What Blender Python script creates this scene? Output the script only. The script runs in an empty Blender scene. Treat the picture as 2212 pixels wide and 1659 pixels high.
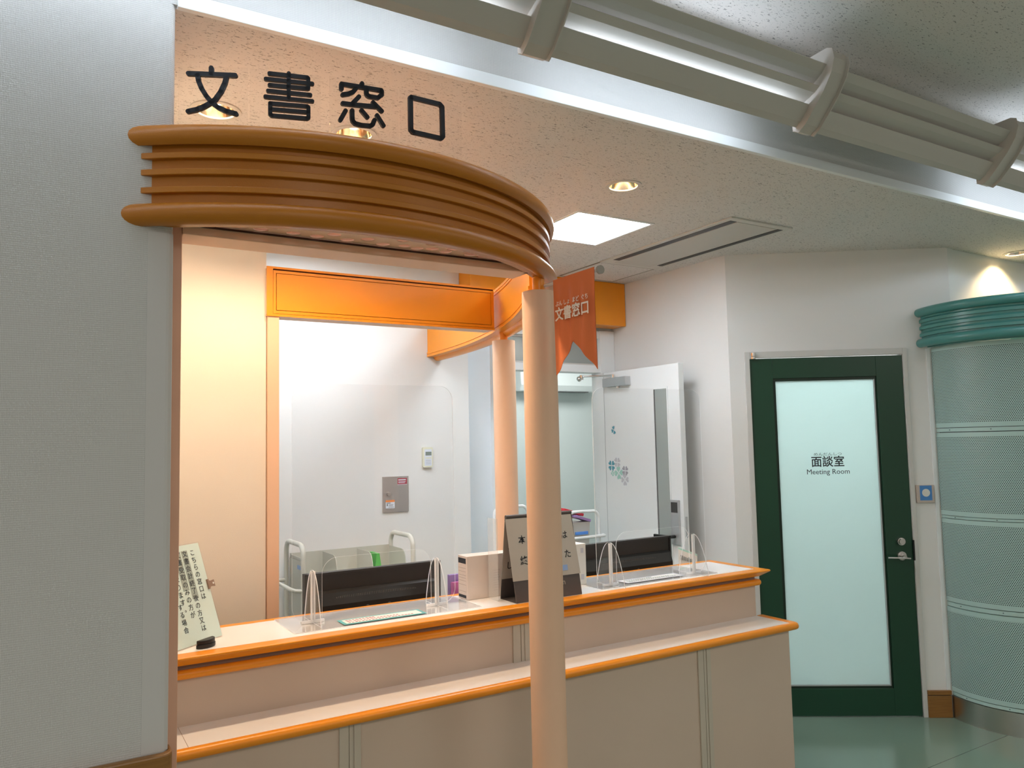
import bpy, bmesh, math, random
from mathutils import Vector, Matrix
random.seed(7)
S = bpy.context.scene
COL = S.collection
PI = math.pi

# ------------------------------------------------------------------ camera, world, exposure
FPX = 1686.06
yaw, pit, rol = math.radians(58.559), math.radians(4.3136), math.radians(-1.2478)
lvl = Matrix(((math.sin(yaw), -math.cos(yaw), 0), (0, 0, -1), (math.cos(yaw), math.sin(yaw), 0)))
pm = Matrix(((1, 0, 0), (0, math.cos(pit), math.sin(pit)), (0, -math.sin(pit), math.cos(pit))))
rm = Matrix(((math.cos(rol), -math.sin(rol), 0), (math.sin(rol), math.cos(rol), 0), (0, 0, 1)))
W2C = rm @ pm @ lvl
cd = bpy.data.cameras.new('camera')
cam = bpy.data.objects.new('camera', cd)
COL.objects.link(cam)
cd.sensor_fit = 'HORIZONTAL'; cd.sensor_width = 36; cd.lens = FPX * 36 / 2212
cd.clip_start = 0.05
rot = Matrix((W2C[0], -W2C[1], -W2C[2])).transposed()
cam.matrix_world = Matrix.Translation((0, 0, 1.55)) @ rot.to_4x4()
S.camera = cam
S.view_settings.view_transform = 'Standard'
S.view_settings.look = 'None'
S.view_settings.exposure = 1.32
S.view_settings.gamma = 1.0
S.view_settings.use_curve_mapping = False
wd = bpy.data.worlds.new('world'); S.world = wd; wd.use_nodes = True
wd.node_tree.nodes['Background'].inputs[0].default_value = (1.0, 0.89, 0.80, 1)
wd.node_tree.nodes['Background'].inputs[1].default_value = 0.16
POW = dict(tube=6.8, panel=12.0, spot=14.0, meet=8.0, far=3.6, corr=3.0)

# ------------------------------------------------------------------ materials
def srgb(h):
    if isinstance(h, str):
        c = [int(h[i:i + 2], 16) / 255 for i in (0, 2, 4)]
        return tuple(x / 12.92 if x <= .04045 else ((x + .055) / 1.055) ** 2.4 for x in c)
    return tuple(h)
M = {}
def nd(m, t, **k):
    n = m.node_tree.nodes.new(t)
    for a, b in k.items(): setattr(n, a, b)
    return n
def mat(name, col, rough=.5, metal=0, spec=.5, noise=0, nscale=30, bump=0, bscale=200, emit=0, coat=0, trans=0):
    m = bpy.data.materials.new(name); m.use_nodes = True
    b = m.node_tree.nodes['Principled BSDF']; L = m.node_tree.links
    c = srgb(col)
    b.inputs['Base Color'].default_value = (*c, 1); b.inputs['Roughness'].default_value = rough
    b.inputs['Metallic'].default_value = metal; b.inputs['Specular IOR Level'].default_value = spec
    b.inputs['Coat Weight'].default_value = coat
    if emit:
        b.inputs['Emission Color'].default_value = (*c, 1); b.inputs['Emission Strength'].default_value = emit
    if noise or bump:
        tc = nd(m, 'ShaderNodeTexCoord')
    if noise:
        n = nd(m, 'ShaderNodeTexNoise'); n.inputs['Scale'].default_value = nscale; n.inputs['Detail'].default_value = 4
        L.new(tc.outputs['Object'], n.inputs['Vector'])
        r = nd(m, 'ShaderNodeMix', data_type='RGBA'); r.inputs[6].default_value = (*[x * (1 - noise) for x in c], 1)
        r.inputs[7].default_value = (*[min(1, x * (1 + noise)) for x in c], 1)
        L.new(n.outputs['Fac'], r.inputs[0]); L.new(r.outputs[2], b.inputs['Base Color'])
    if bump:
        n = nd(m, 'ShaderNodeTexNoise'); n.inputs['Scale'].default_value = bscale; n.inputs['Detail'].default_value = 3
        L.new(tc.outputs['Object'], n.inputs['Vector'])
        bp = nd(m, 'ShaderNodeBump'); bp.inputs['Strength'].default_value = bump; bp.inputs['Distance'].default_value = .002
        L.new(n.outputs['Fac'], bp.inputs['Height']); L.new(bp.outputs[0], b.inputs['Normal'])
    M[name] = m
    return m
def math_node(m, op, a, b=None, c=None):
    n = nd(m, 'ShaderNodeMath', operation=op)
    for i, v in enumerate((a, b, c)):
        if v is None: continue
        if isinstance(v, (int, float)): n.inputs[i].default_value = v
        else: m.node_tree.links.new(v, n.inputs[i])
    return n.outputs[0]

mat('orange', (0.90, 0.31, 0.014), .32, bump=.12, bscale=260, noise=.05, nscale=6)
mat('shaded_orange', (0.48, 0.165, 0.005), .38, bump=.15, bscale=260, noise=.06, nscale=5)  # the same orange paint, darkened for the canopy's unlit outer side
mat('groove', (0.05, 0.012, 0.002), .7)
mat('peach', (0.80, 0.52, 0.35), .5, noise=.04, nscale=8, bump=.1, bscale=300)
mat('peach_shaded', (0.72, 0.41, 0.28), .5, noise=.04, nscale=8)  # copy of peach, darkened because the left post stands unlit
mat('white_laminate', (0.90, 0.88, 0.86), .22, noise=.02, nscale=4)
mat('panel_beige', (0.62, 0.495, 0.395), .45, noise=.03, nscale=5, bump=.05)
mat('batten_beige', (0.56, 0.50, 0.41), .45, noise=.03, nscale=5)
mat('recess_brown', (0.30, 0.20, 0.15), .6)
mat('wall_white', (0.80, 0.79, 0.77), .7, noise=.02, nscale=3, bump=.12, bscale=420)
mat('wall_cream', (0.76, 0.69, 0.59), .7, noise=.03, nscale=4, bump=.2, bscale=420)
mat('wall_bluewhite', (0.74, 0.79, 0.83), .6, noise=.02, nscale=3)
mat('far_wall', (0.75, 0.78, 0.77), .7, noise=.02, nscale=3)
mat('paint_white', (0.86, 0.88, 0.88), .35)
mat('strip_grey', (0.60, 0.585, 0.57), .55)
mat('frame_grey', (0.62, 0.61, 0.58), .35, noise=.02)
mat('glass_grey', (0.36, 0.40, 0.38), .12)
mat('metal_grey', (0.52, 0.53, 0.54), .35, metal=.6)
mat('steel', (0.62, 0.60, 0.58), .28, metal=1, noise=.12, nscale=5)
mat('steel_dull', (0.42, 0.39, 0.37), .42, metal=.5, noise=.05, nscale=20)
mat('chrome', (0.75, 0.74, 0.72), .16, metal=1)
mat('black', (0.006, 0.006, 0.007), .4)
mat('black_gloss', (0.004, 0.004, 0.004), .25)
mat('charcoal', (0.022, 0.021, 0.022), .45, bump=.1, bscale=900)
mat('monitor_black', (0.012, 0.011, 0.010), .38)
mat('vent_grey', (0.10, 0.10, 0.10), .5)
mat('easel_grey', (0.085, 0.072, 0.070), .5)
mat('ink', (0.006, 0.007, 0.012), .6)
mat('ink_grey', (0.10, 0.14, 0.15), .6)
mat('ink_dark', (0.03, 0.035, 0.045), .6)
mat('paper', (0.78, 0.77, 0.72), .7)
mat('paper_plastic', (0.50, 0.47, 0.42), .25, noise=.06, nscale=14)
mat('notice_green', (0.68, 0.84, 0.80), .35, noise=.03, nscale=10)
mat('highlight_grey', (0.36, 0.44, 0.41), .5)
mat('carton', (0.76, 0.66, 0.59), .6, noise=.03)
mat('cart_cream', (0.60, 0.60, 0.54), .35)
mat('cart_panel', (0.50, 0.50, 0.44), .45)
mat('pink', (0.85, 0.35, 0.62), .5); mat('blue', (0.10, 0.30, 0.80), .5); mat('blue_pale', (0.28, 0.42, 0.72), .5)
mat('green', (0.10, 0.42, 0.09), .5); mat('purple', (0.30, 0.22, 0.55), .35); mat('magenta', (0.55, 0.16, 0.45), .35)
mat('jade', (0.03, 0.35, 0.22), .5); mat('red', (0.62, 0.03, 0.05), .5); mat('yellow', (0.80, 0.62, 0.12), .5)
mat('lilac', (0.45, 0.28, 0.60), .5); mat('mint', (0.42, 0.72, 0.62), .5); mat('teal_ink', (0.10, 0.42, 0.42), .5)
mat('crimson', (0.40, 0.04, 0.07), .5); mat('sticker_orange', (0.85, 0.25, 0.05), .5); mat('sticker_white', (0.72, 0.76, 0.84), .5)
mat('clover_teal', (0.06, 0.32, 0.42), .5); mat('clover_mint', (0.38, 0.68, 0.58), .5); mat('clover_grey', (0.38, 0.37, 0.42), .5); mat('clover_pale', (0.58, 0.58, 0.62), .5)
mat('controller_cream', (0.78, 0.76, 0.60), .4); mat('lcd', (0.22, 0.27, 0.25), .25)
mat('door_green', (0.006, 0.050, 0.024), .33, noise=.08, nscale=5)
mat('door_green_dark', (0.003, 0.022, 0.010), .4)
mat('wood', (0.27, 0.12, 0.025), .35)
mat('sign_blue', (0.07, 0.25, 0.60), .4); mat('sign_white', (0.75, 0.72, 0.66), .5); mat('sign_frame', (0.58, 0.50, 0.44), .35, metal=.4)
mat('teal', (0.08, 0.29, 0.27), .28, spec=.6); mat('teal_light', (0.47, 0.66, 0.63), .4)
mat('flag_cloth', (0.66, 0.17, 0.05), .75, bump=.15, bscale=700); mat('flag_ink', (0.80, 0.76, 0.68), .6)
mat('knob_grey', (0.30, 0.27, 0.23), .4)
mat('slat_white', (0.56, 0.53, 0.49), .45); mat('vent_plate', (0.66, 0.64, 0.59), .45); mat('plate_inner', (0.60, 0.57, 0.52), .45)
mat('tube_glow', (0.76, 0.87, 1.0), .5, emit=POW['tube'])
mat('panel_glow', (0.83, 0.92, 1.0), .5, emit=POW['panel'])
mat('corr_fill', (1.0, 0.95, 0.88), .5, emit=POW['corr'])
mat('meet_glow', (0.93, 1.0, 1.0), .5, emit=POW['meet'])
mat('far_glow', (0.93, 1.0, 0.98), .5, emit=POW['far'])
mat('bulb_warm', (1.0, 0.80, 0.50), .5, emit=22)
mat('reflector', (0.85, 0.78, 0.66), .12, metal=1)
mat('prism', (0.85, 0.90, 0.93), .3, emit=1.6)

# wood grain
m = M['wood']; L = m.node_tree.links; b = m.node_tree.nodes['Principled BSDF']
tc = nd(m, 'ShaderNodeTexCoord'); mp = nd(m, 'ShaderNodeMapping'); mp.inputs['Scale'].default_value = (6, 6, 120)
n = nd(m, 'ShaderNodeTexNoise'); n.inputs['Scale'].default_value = 1.5; n.inputs['Detail'].default_value = 6
L.new(tc.outputs['Object'], mp.inputs[0]); L.new(mp.outputs[0], n.inputs['Vector'])
r = nd(m, 'ShaderNodeMix', data_type='RGBA'); r.inputs[6].default_value = (.17, .07, .012, 1); r.inputs[7].default_value = (.36, .17, .04, 1)
L.new(n.outputs['Fac'], r.inputs[0]); L.new(r.outputs[2], b.inputs['Base Color'])

# woven wallpaper
m = mat('wallpaper', (0.60, 0.59, 0.575), .8); L = m.node_tree.links; b = m.node_tree.nodes['Principled BSDF']
tc = nd(m, 'ShaderNodeTexCoord'); sp = nd(m, 'ShaderNodeSeparateXYZ'); L.new(tc.outputs['Object'], sp.inputs[0])
nz = nd(m, 'ShaderNodeTexNoise'); nz.inputs['Scale'].default_value = 60; L.new(tc.outputs['Object'], nz.inputs['Vector'])
wob = math_node(m, 'MULTIPLY', nz.outputs['Fac'], 2.2)
K = 2 * PI / .0058
s1 = math_node(m, 'SINE', math_node(m, 'ADD', math_node(m, 'MULTIPLY', math_node(m, 'ADD', sp.outputs['X'], math_node(m, 'MULTIPLY', sp.outputs['Z'], .62)), K), wob))
s2 = math_node(m, 'SINE', math_node(m, 'ADD', math_node(m, 'MULTIPLY', math_node(m, 'SUBTRACT', sp.outputs['X'], math_node(m, 'MULTIPLY', sp.outputs['Z'], .62)), K), wob))
hh = math_node(m, 'MULTIPLY', s1, s2)
bp = nd(m, 'ShaderNodeBump'); bp.inputs['Strength'].default_value = .35; bp.inputs['Distance'].default_value = .0012
L.new(hh, bp.inputs['Height']); L.new(bp.outputs[0], b.inputs['Normal'])
f = math_node(m, 'MULTIPLY_ADD', hh, .5, .5)
r = nd(m, 'ShaderNodeMix', data_type='RGBA'); r.inputs[6].default_value = (.52, .512, .50, 1); r.inputs[7].default_value = (.67, .66, .645, 1)
L.new(f, r.inputs[0]); L.new(r.outputs[2], b.inputs['Base Color'])

# pitted ceiling board
def ceiling_mat(name, c):
    m = mat(name, c, .85); L = m.node_tree.links; b = m.node_tree.nodes['Principled BSDF']
    tc = nd(m, 'ShaderNodeTexCoord'); fs = []
    for sc, th, dist, off in (((62, 190, 1), .645, .9, 0), ((150, 230, 1), .675, .4, 7)):
        mp = nd(m, 'ShaderNodeMapping'); mp.inputs['Scale'].default_value = sc; mp.inputs['Location'].default_value = (off, off, 0)
        n = nd(m, 'ShaderNodeTexNoise'); n.inputs['Scale'].default_value = 1; n.inputs['Detail'].default_value = 1.5; n.inputs['Distortion'].default_value = dist
        L.new(tc.outputs['Object'], mp.inputs[0]); L.new(mp.outputs[0], n.inputs['Vector'])
        rp = nd(m, 'ShaderNodeMapRange'); rp.inputs[1].default_value = th; rp.inputs[2].default_value = th + .035
        L.new(n.outputs['Fac'], rp.inputs[0]); fs.append(rp.outputs[0])
    mx = math_node(m, 'MAXIMUM', fs[0], fs[1])
    r = nd(m, 'ShaderNodeMix', data_type='RGBA'); r.inputs[6].default_value = (*c, 1); r.inputs[7].default_value = (*[x * .42 for x in c], 1)
    L.new(mx, r.inputs[0]); L.new(r.outputs[2], b.inputs['Base Color'])
    bp = nd(m, 'ShaderNodeBump', invert=True); bp.inputs['Strength'].default_value = .6; bp.inputs['Distance'].default_value = .002
    L.new(mx, bp.inputs['Height']); L.new(bp.outputs[0], b.inputs['Normal'])
ceiling_mat('ceiling_board', (0.74, 0.71, 0.68))

# floor sheet with a welded seam
m = mat('floor_green', (0.20, 0.285, 0.225), .16, spec=.55, noise=.10, nscale=1.3); L = m.node_tree.links; b = m.node_tree.nodes['Principled BSDF']
tc = nd(m, 'ShaderNodeTexCoord'); sp = nd(m, 'ShaderNodeSeparateXYZ'); L.new(tc.outputs['Object'], sp.inputs[0])
fy = math_node(m, 'PINGPONG', math_node(m, 'ADD', sp.outputs['Y'], 1.0 * 1.82 - 2.218), .91)
ln = math_node(m, 'LESS_THAN', fy, .0018)
src = b.inputs['Base Color'].links[0].from_socket
r = nd(m, 'ShaderNodeMix', data_type='RGBA'); L.new(ln, r.inputs[0]); L.new(src, r.inputs[6]); r.inputs[7].default_value = (.05, .10, .065, 1)
L.new(r.outputs[2], b.inputs['Base Color'])

# perforated sheet: hexagonal dots from the sheet's own unrolled coordinates
m = mat('perforated_teal', (0.27, 0.50, 0.44), .4); L = m.node_tree.links; b = m.node_tree.nodes['Principled BSDF']
uv = nd(m, 'ShaderNodeUVMap'); uv.uv_map = 'UVMap'; sp = nd(m, 'ShaderNodeSeparateXYZ'); L.new(uv.outputs[0], sp.inputs[0])
a_, b_ = .0094, .0081
v = math_node(m, 'DIVIDE', sp.outputs['Y'], b_); row = math_node(m, 'FLOOR', v)
half = math_node(m, 'MULTIPLY', math_node(m, 'FLOORED_MODULO', row, 2), .5)
u = math_node(m, 'ADD', math_node(m, 'DIVIDE', sp.outputs['X'], a_), half)
du = math_node(m, 'MULTIPLY', math_node(m, 'SUBTRACT', math_node(m, 'FRACT', u), .5), a_)
dv = math_node(m, 'MULTIPLY', math_node(m, 'SUBTRACT', math_node(m, 'FRACT', v), .5), b_)
dd = math_node(m, 'SQRT', math_node(m, 'ADD', math_node(m, 'MULTIPLY', du, du), math_node(m, 'MULTIPLY', dv, dv)))
hole = math_node(m, 'LESS_THAN', dd, .0027)
r = nd(m, 'ShaderNodeMix', data_type='RGBA'); L.new(hole, r.inputs[0]); r.inputs[6].default_value = (.47, .66, .63, 1); r.inputs[7].default_value = (.012, .03, .03, 1)
L.new(r.outputs[2], b.inputs['Base Color'])

# clear acrylic sheet (thin), its edges painted white for piped light, and a frosted pane
def clear_mat(name, tint, haze, ior=1.49):
    m = bpy.data.materials.new(name); m.use_nodes = True; nt = m.node_tree; L = nt.links
    nt.nodes.remove(nt.nodes['Principled BSDF']); out = nt.nodes['Material Output']
    t = nd(m, 'ShaderNodeBsdfTransparent'); t.inputs[0].default_value = (*tint, 1)
    g = nd(m, 'ShaderNodeBsdfGlossy'); g.inputs['Roughness'].default_value = .03
    d = nd(m, 'ShaderNodeBsdfDiffuse'); d.inputs[0].default_value = (.9, .92, .93, 1)  # white diffuse share stands in for the haze of reflections
    lw = nd(m, 'ShaderNodeLayerWeight'); f0 = ((ior - 1) / (ior + 1)) ** 2
    fr = nd(m, 'ShaderNodeMath', operation='MULTIPLY_ADD'); L.new(math_node(m, 'POWER', lw.outputs['Facing'], 5.0), fr.inputs[0]); fr.inputs[1].default_value = 1 - f0; fr.inputs[2].default_value = f0
    m1 = nd(m, 'ShaderNodeMixShader'); m1.inputs[0].default_value = haze; L.new(t.outputs[0], m1.inputs[1]); L.new(d.outputs[0], m1.inputs[2])
    m2 = nd(m, 'ShaderNodeMixShader'); L.new(fr.outputs[0], m2.inputs[0]); L.new(m1.outputs[0], m2.inputs[1]); L.new(g.outputs[0], m2.inputs[2])
    L.new(m2.outputs[0], out.inputs[0]); M[name] = m
clear_mat('acrylic', (.99, .993, .995), .012, 1.36)
clear_mat('acrylic_clear', (.99, .99, .99), .004, 1.25)
clear_mat('mat_clear', (.985, .985, .985), .05, 1.25)
clear_mat('acrylic_milky', (.97, .98, .98), .16)
m = bpy.data.materials.new('acrylic_edge'); m.use_nodes = True; nt = m.node_tree; L = nt.links; nt.nodes.remove(nt.nodes['Principled BSDF'])
d = nd(m, 'ShaderNodeBsdfDiffuse'); d.inputs[0].default_value = (.97, .97, .97, 1); t = nd(m, 'ShaderNodeBsdfTranslucent'); t.inputs[0].default_value = (.97, .97, .97, 1)
m1 = nd(m, 'ShaderNodeMixShader'); m1.inputs[0].default_value = .45; L.new(d.outputs[0], m1.inputs[1]); L.new(t.outputs[0], m1.inputs[2])
L.new(m1.outputs[0], nt.nodes['Material Output'].inputs[0]); M['acrylic_edge'] = m
m = bpy.data.materials.new('frosted'); m.use_nodes = True; nt = m.node_tree; L = nt.links; nt.nodes.remove(nt.nodes['Principled BSDF'])
d = nd(m, 'ShaderNodeBsdfDiffuse'); d.inputs[0].default_value = (.66, .78, .77, 1)
t = nd(m, 'ShaderNodeBsdfTranslucent'); t.inputs[0].default_value = (.80, .93, .93, 1)
g = nd(m, 'ShaderNodeBsdfGlossy'); g.inputs['Roughness'].default_value = .12
fr = nd(m, 'ShaderNodeFresnel'); fr.inputs[0].default_value = 1.45
m1 = nd(m, 'ShaderNodeMixShader'); m1.inputs[0].default_value = .55; L.new(d.outputs[0], m1.inputs[1]); L.new(t.outputs[0], m1.inputs[2])
m2 = nd(m, 'ShaderNodeMixShader'); L.new(fr.outputs[0], m2.inputs[0]); L.new(m1.outputs[0], m2.inputs[1]); L.new(g.outputs[0], m2.inputs[2])
L.new(m2.outputs[0], nt.nodes['Material Output'].inputs[0]); M['frosted'] = m

# ------------------------------------------------------------------ object helpers
ORG = {}
def tag(o, label=None, cat=None, group=None, kind=None):
    if label: o['label'] = label
    if cat: o['category'] = cat
    if group: o['group'] = group
    if kind: o['kind'] = kind
    return o
def thing(name, label, cat, loc, group=None, kind=None):
    o = bpy.data.objects.new(name, None); COL.objects.link(o); o.location = loc; o.empty_display_size = .05
    ORG[o.name] = Vector(loc)
    return tag(o, label, cat, group, kind)
def copy_tree(o, parent=None):
    c = o.copy(); COL.objects.link(c)
    if parent: c.parent = parent
    for ch in list(o.children): copy_tree(ch, c)
    return c

class MB:
    def __init__(s, xf=None): s.v = []; s.f = []; s.mi = []; s.uv = None; s.xf = xf; s.sm = []
    def add(s, vs, fs, mi=0, smooth=False):
        k = len(s.v)
        for p in vs:
            p = Vector(p); s.v.append(s.xf @ p if s.xf else p)
        for f in fs: s.f.append([k + i for i in f]); s.mi.append(mi); s.sm.append(smooth)
        return s
    def box(s, x0, x1, y0, y1, z0, z1, mi=0):
        return s.add([(x0, y0, z0), (x1, y0, z0), (x1, y1, z0), (x0, y1, z0), (x0, y0, z1), (x1, y0, z1), (x1, y1, z1), (x0, y1, z1)],
                     [(0, 3, 2, 1), (4, 5, 6, 7), (0, 1, 5, 4), (1, 2, 6, 5), (2, 3, 7, 6), (3, 0, 4, 7)], mi)
    def prism(s, poly, vec, mi=0, side=None, smooth=False):
        n = len(poly); vec = Vector(vec); p = [Vector(q) for q in poly]
        s.add(p + [q + vec for q in p], [list(range(n))[::-1], list(range(n, 2 * n))], mi)
        k = len(s.v) - 2 * n
        for i in range(n):
            j = (i + 1) % n; s.f.append([k + i, k + j, k + n + j, k + n + i]); s.mi.append(mi if side is None else side); s.sm.append(smooth)
        return s
    def cyl(s, p0, p1, r, n=24, r1=None, mi=0, caps=True):
        p0 = Vector(p0); p1 = Vector(p1); d = (p1 - p0).normalized(); r1 = r if r1 is None else r1
        a = d.orthogonal().normalized(); b = d.cross(a)
        ring = [a * math.cos(2 * PI * i / n) + b * math.sin(2 * PI * i / n) for i in range(n)]
        s.add([p0 + q * r for q in ring] + [p1 + q * r1 for q in ring], [(i, (i + 1) % n, n + (i + 1) % n, n + i) for i in range(n)], mi, True)
        if caps:
            k = len(s.v) - 2 * n
            s.f.append([k + i for i in range(n)][::-1]); s.f.append([k + n + i for i in range(n)]); s.mi += [mi, mi]; s.sm += [False, False]
        return s
    def tube(s, pts, r, n=12, mi=0):
        pts = [Vector(p) for p in pts]; rings = []
        t0 = (pts[1] - pts[0]).normalized(); a = t0.orthogonal().normalized(); k = len(s.v); m = len(pts)
        for i, p in enumerate(pts):
            t = ((pts[min(i + 1, m - 1)] - p).normalized() + (p - pts[max(i - 1, 0)]).normalized()).normalized()
            a = (a - t * a.dot(t)).normalized(); b = t.cross(a)
            rings += [p + (a * math.cos(2 * PI * j / n) + b * math.sin(2 * PI * j / n)) * r for j in range(n)]
        fs = [(i * n + j, i * n + (j + 1) % n, (i + 1) * n + (j + 1) % n, (i + 1) * n + j) for i in range(m - 1) for j in range(n)]
        s.add(rings, fs, mi, True)
        s.f.append([k + j for j in range(n)][::-1]); s.f.append([k + (m - 1) * n + j for j in range(n)]); s.mi += [mi, mi]; s.sm += [False, False]
        return s
    def ball(s, c, r, n=14, mi=0):
        c = Vector(c); vs = []; fs = []; h = n // 2
        for i in range(h + 1):
            for j in range(n):
                th = PI * i / h; ph = 2 * PI * j / n
                vs.append(c + Vector((r * math.sin(th) * math.cos(ph), r * math.sin(th) * math.sin(ph), r * math.cos(th))))
        for i in range(h):
            for j in range(n): fs.append((i * n + j, (i + 1) * n + j, (i + 1) * n + (j + 1) % n, i * n + (j + 1) % n))
        return s.add(vs, fs, mi, True)
    def disc(s, c, ax, r, t, n=32, mi=0):
        c = Vector(c); return s.cyl(c, c + Vector(ax).normalized() * t, r, n, mi=mi)
    def sweep(s, c, prof, a0, a1, n=64, mi=0, smooth=True, ymax=None):
        """closed profile (r, z) turned about the vertical through c from a0 to a1 (degrees); ymax ends each ring on the plane y = ymax"""
        k = len(prof); vs = []
        for i in range(n + 1):
            for (r, z) in prof:
                s0 = a0
                if ymax is not None: s0 = -180 + math.degrees(math.asin((c[1] - ymax) / r))
                a = math.radians(s0 + (a1 - s0) * i / n)
                vs.append((c[0] + r * math.cos(a), c[1] + r * math.sin(a), z))
        fs = [(i * k + j, (i + 1) * k + j, (i + 1) * k + (j + 1) % k, i * k + (j + 1) % k) for i in range(n) for j in range(k)]
        s.add(vs, fs, mi, smooth)
        b = len(s.v) - len(vs)
        s.f.append([b + j for j in range(k)]); s.f.append([b + n * k + j for j in range(k)][::-1]); s.mi += [mi, mi]; s.sm += [False, False]
        return s
    def build(s, name, mt, parent=None, org=None, bevel=0, seg=2, auto=True):
        if parent is not None: o0 = ORG[parent.name]
        elif org is not None: o0 = Vector(org)
        else:
            xs = [p.x for p in s.v]; ys = [p.y for p in s.v]; o0 = Vector(((min(xs) + max(xs)) / 2, (min(ys) + max(ys)) / 2, min(p.z for p in s.v)))
        me = bpy.data.meshes.new(name); me.from_pydata([p - o0 for p in s.v], [], s.f); 
        for x in (mt if isinstance(mt, (list, tuple)) else [mt]): me.materials.append(M[x])
        me.polygons.foreach_set('material_index', s.mi); me.polygons.foreach_set('use_smooth', s.sm)
        bm = bmesh.new(); bm.from_mesh(me); bmesh.ops.recalc_face_normals(bm, faces=bm.faces)
        if s.uv:
            lay = bm.loops.layers.uv.new('UVMap')
            bm.verts.ensure_lookup_table()
            for fc in bm.faces:
                for lp in fc.loops: lp[lay].uv = s.uv[lp.vert.index]
        bm.to_mesh(me); bm.free(); me.update()
        o = bpy.data.objects.new(name, me); COL.objects.link(o)
        if parent is not None: o.parent = parent
        else: o.location = o0
        ORG[o.name] = o0
        if any(s.sm):
            me.set_sharp_from_angle(angle=math.radians(38))
        if bevel:
            md = o.modifiers.new('bevel', 'BEVEL'); md.width = bevel; md.segments = seg; md.limit_method = 'ANGLE'; md.angle_limit = math.radians(40)
        return o

def circ_prof(r, z, rad, n=16): return [(r + rad * math.cos(2 * PI * i / n), z + rad * math.sin(2 * PI * i / n)) for i in range(n)]
def rect_prof(r0, r1, z0, z1): return [(r0, z0), (r1, z0), (r1, z1), (r0, z1)]
def rrect(x0, x1, y0, y1, r, n=6, corners=(1, 1, 1, 1)):
    """rounded rectangle outline, counter-clockwise from the lower left"""
    out = []
    for (cx, cy, a, on) in ((x0 + r, y0 + r, 180, corners[0]), (x1 - r, y0 + r, 270, corners[1]), (x1 - r, y1 - r, 0, corners[2]), (x0 + r, y1 - r, 90, corners[3])):
        if on: out += [(cx + r * math.cos(math.radians(a + 90 * i / n)), cy + r * math.sin(math.radians(a + 90 * i / n))) for i in range(n + 1)]
        else: out.append((cx + r * (1 if a in (270, 0) else -1), cy + r * (1 if a in (0, 90) else -1)))
    return out
def frame3(o, x, up):
    x = Vector(x).normalized(); up = Vector(up); n = x.cross(up).normalized(); up = n.cross(x).normalized()
    m_ = Matrix((x, up, n)).transposed().to_4x4(); m_.translation = Vector(o); return m_
def text(name, body, size, mt, parent, xf, align='CENTER', bold=0.0, line=1.0, sx=1.0, lift=.0006):
    """lettering as a thin raised mesh; xf maps x right, y up, z out of the surface"""
    c = bpy.data.curves.new(name, 'FONT'); c.body = body; c.size = size; c.align_x = align; c.align_y = 'CENTER'; c.offset = bold * size
    c.space_line = line; c.extrude = .0002; c.resolution_u = 3
    o = bpy.data.objects.new(name, c); me = bpy.data.meshes.new_from_object(o)
    o0 = ORG[parent.name]
    for v_ in me.vertices: v_.co = xf @ Vector((v_.co.x * sx, v_.co.y, v_.co.z + lift)) - o0
    me.materials.clear(); me.materials.append(M[mt])
    bpy.data.objects.remove(o); bpy.data.curves.remove(c)
    ob = bpy.data.objects.new(name, me); COL.objects.link(ob); ob.parent = parent; ORG[ob.name] = o0
    return ob
def flatpoly(name, pts, mt, parent, xf, t=.0006, lift=0):
    b_ = MB(xf); b_.prism([(x, y, lift) for x, y in pts], (0, 0, t)); return b_.build(name, mt, parent)
def struct(b_, name, mt, label=None, bevel=0, org=(0, 0, 0)):
    return tag(b_.build(name, mt, org=org, bevel=bevel), label, None, None, 'structure')
def light_spot(name, loc, power, col, size, blend=.6, rad=.03, parent=None, tgt=None):
    l = bpy.data.lights.new(name, 'SPOT'); l.energy = power; l.color = col; l.spot_size = math.radians(size); l.spot_blend = blend; l.shadow_soft_size = rad
    o = bpy.data.objects.new(name, l); COL.objects.link(o)
    if parent: o.parent = parent; o.location = Vector(loc) - ORG[parent.name]
    else: o.location = loc
    if tgt: o.rotation_euler = (Vector(tgt) - Vector(loc)).to_track_quat('-Z', 'Y').to_euler()
    return o

# ------------------------------------------------------------------ the setting
YW = 1.94                                   # face of the left wall and of the dropped-ceiling edge
ZC, ZU = 2.61, 2.97                         # office ceiling, corridor ceiling
CX, CY = .733, 2.67                         # centre of the canopy's curve
struct(MB().box(-4, 9, -5, 8, -.1, 0), 'floor', 'floor_green', 'glossy green sheet floor')

def with_holes(o, cutters):
    for c in cutters:
        md = o.modifiers.new('cut', 'BOOLEAN'); md.object = c; md.operation = 'DIFFERENCE'; md.solver = 'EXACT'
    dg = bpy.context.evaluated_depsgraph_get(); dg.update()
    me = bpy.data.meshes.new_from_object(o.evaluated_get(dg)); old = o.data; o.modifiers.clear(); o.data = me; bpy.data.meshes.remove(old)
    for c in cutters: bpy.data.objects.remove(c)
DL = [(.462, 2.50), (.905, 2.475), (2.075, 2.468), (4.965, 2.33)]
SQ = [(2.122, 2.566, 2.85, 3.30), (.95, 1.395, 3.35, 3.80)]
cl = struct(MB().box(-.6, 8.5, YW + .012, 4.32, ZC, ZC + .09), 'ceiling', 'ceiling_board', 'pitted white ceiling board of the office side')
cut = [MB().cyl((x, y, ZC - .1), (x, y, ZC + .2), .062, 40).build('cutter', 'ceiling_board', org=(0, 0, 0)) for x, y in DL]
cut += [MB().box(a, b, c, d, ZC - .1, ZC + .2).build('cutter', 'ceiling_board', org=(0, 0, 0)) for a, b, c, d in SQ]
with_holes(cl, cut)
struct(MB().box(-4, 8.5, -4, YW, ZU, ZU + .08), 'ceiling', 'ceiling_board', 'higher pitted corridor ceiling')
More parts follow.
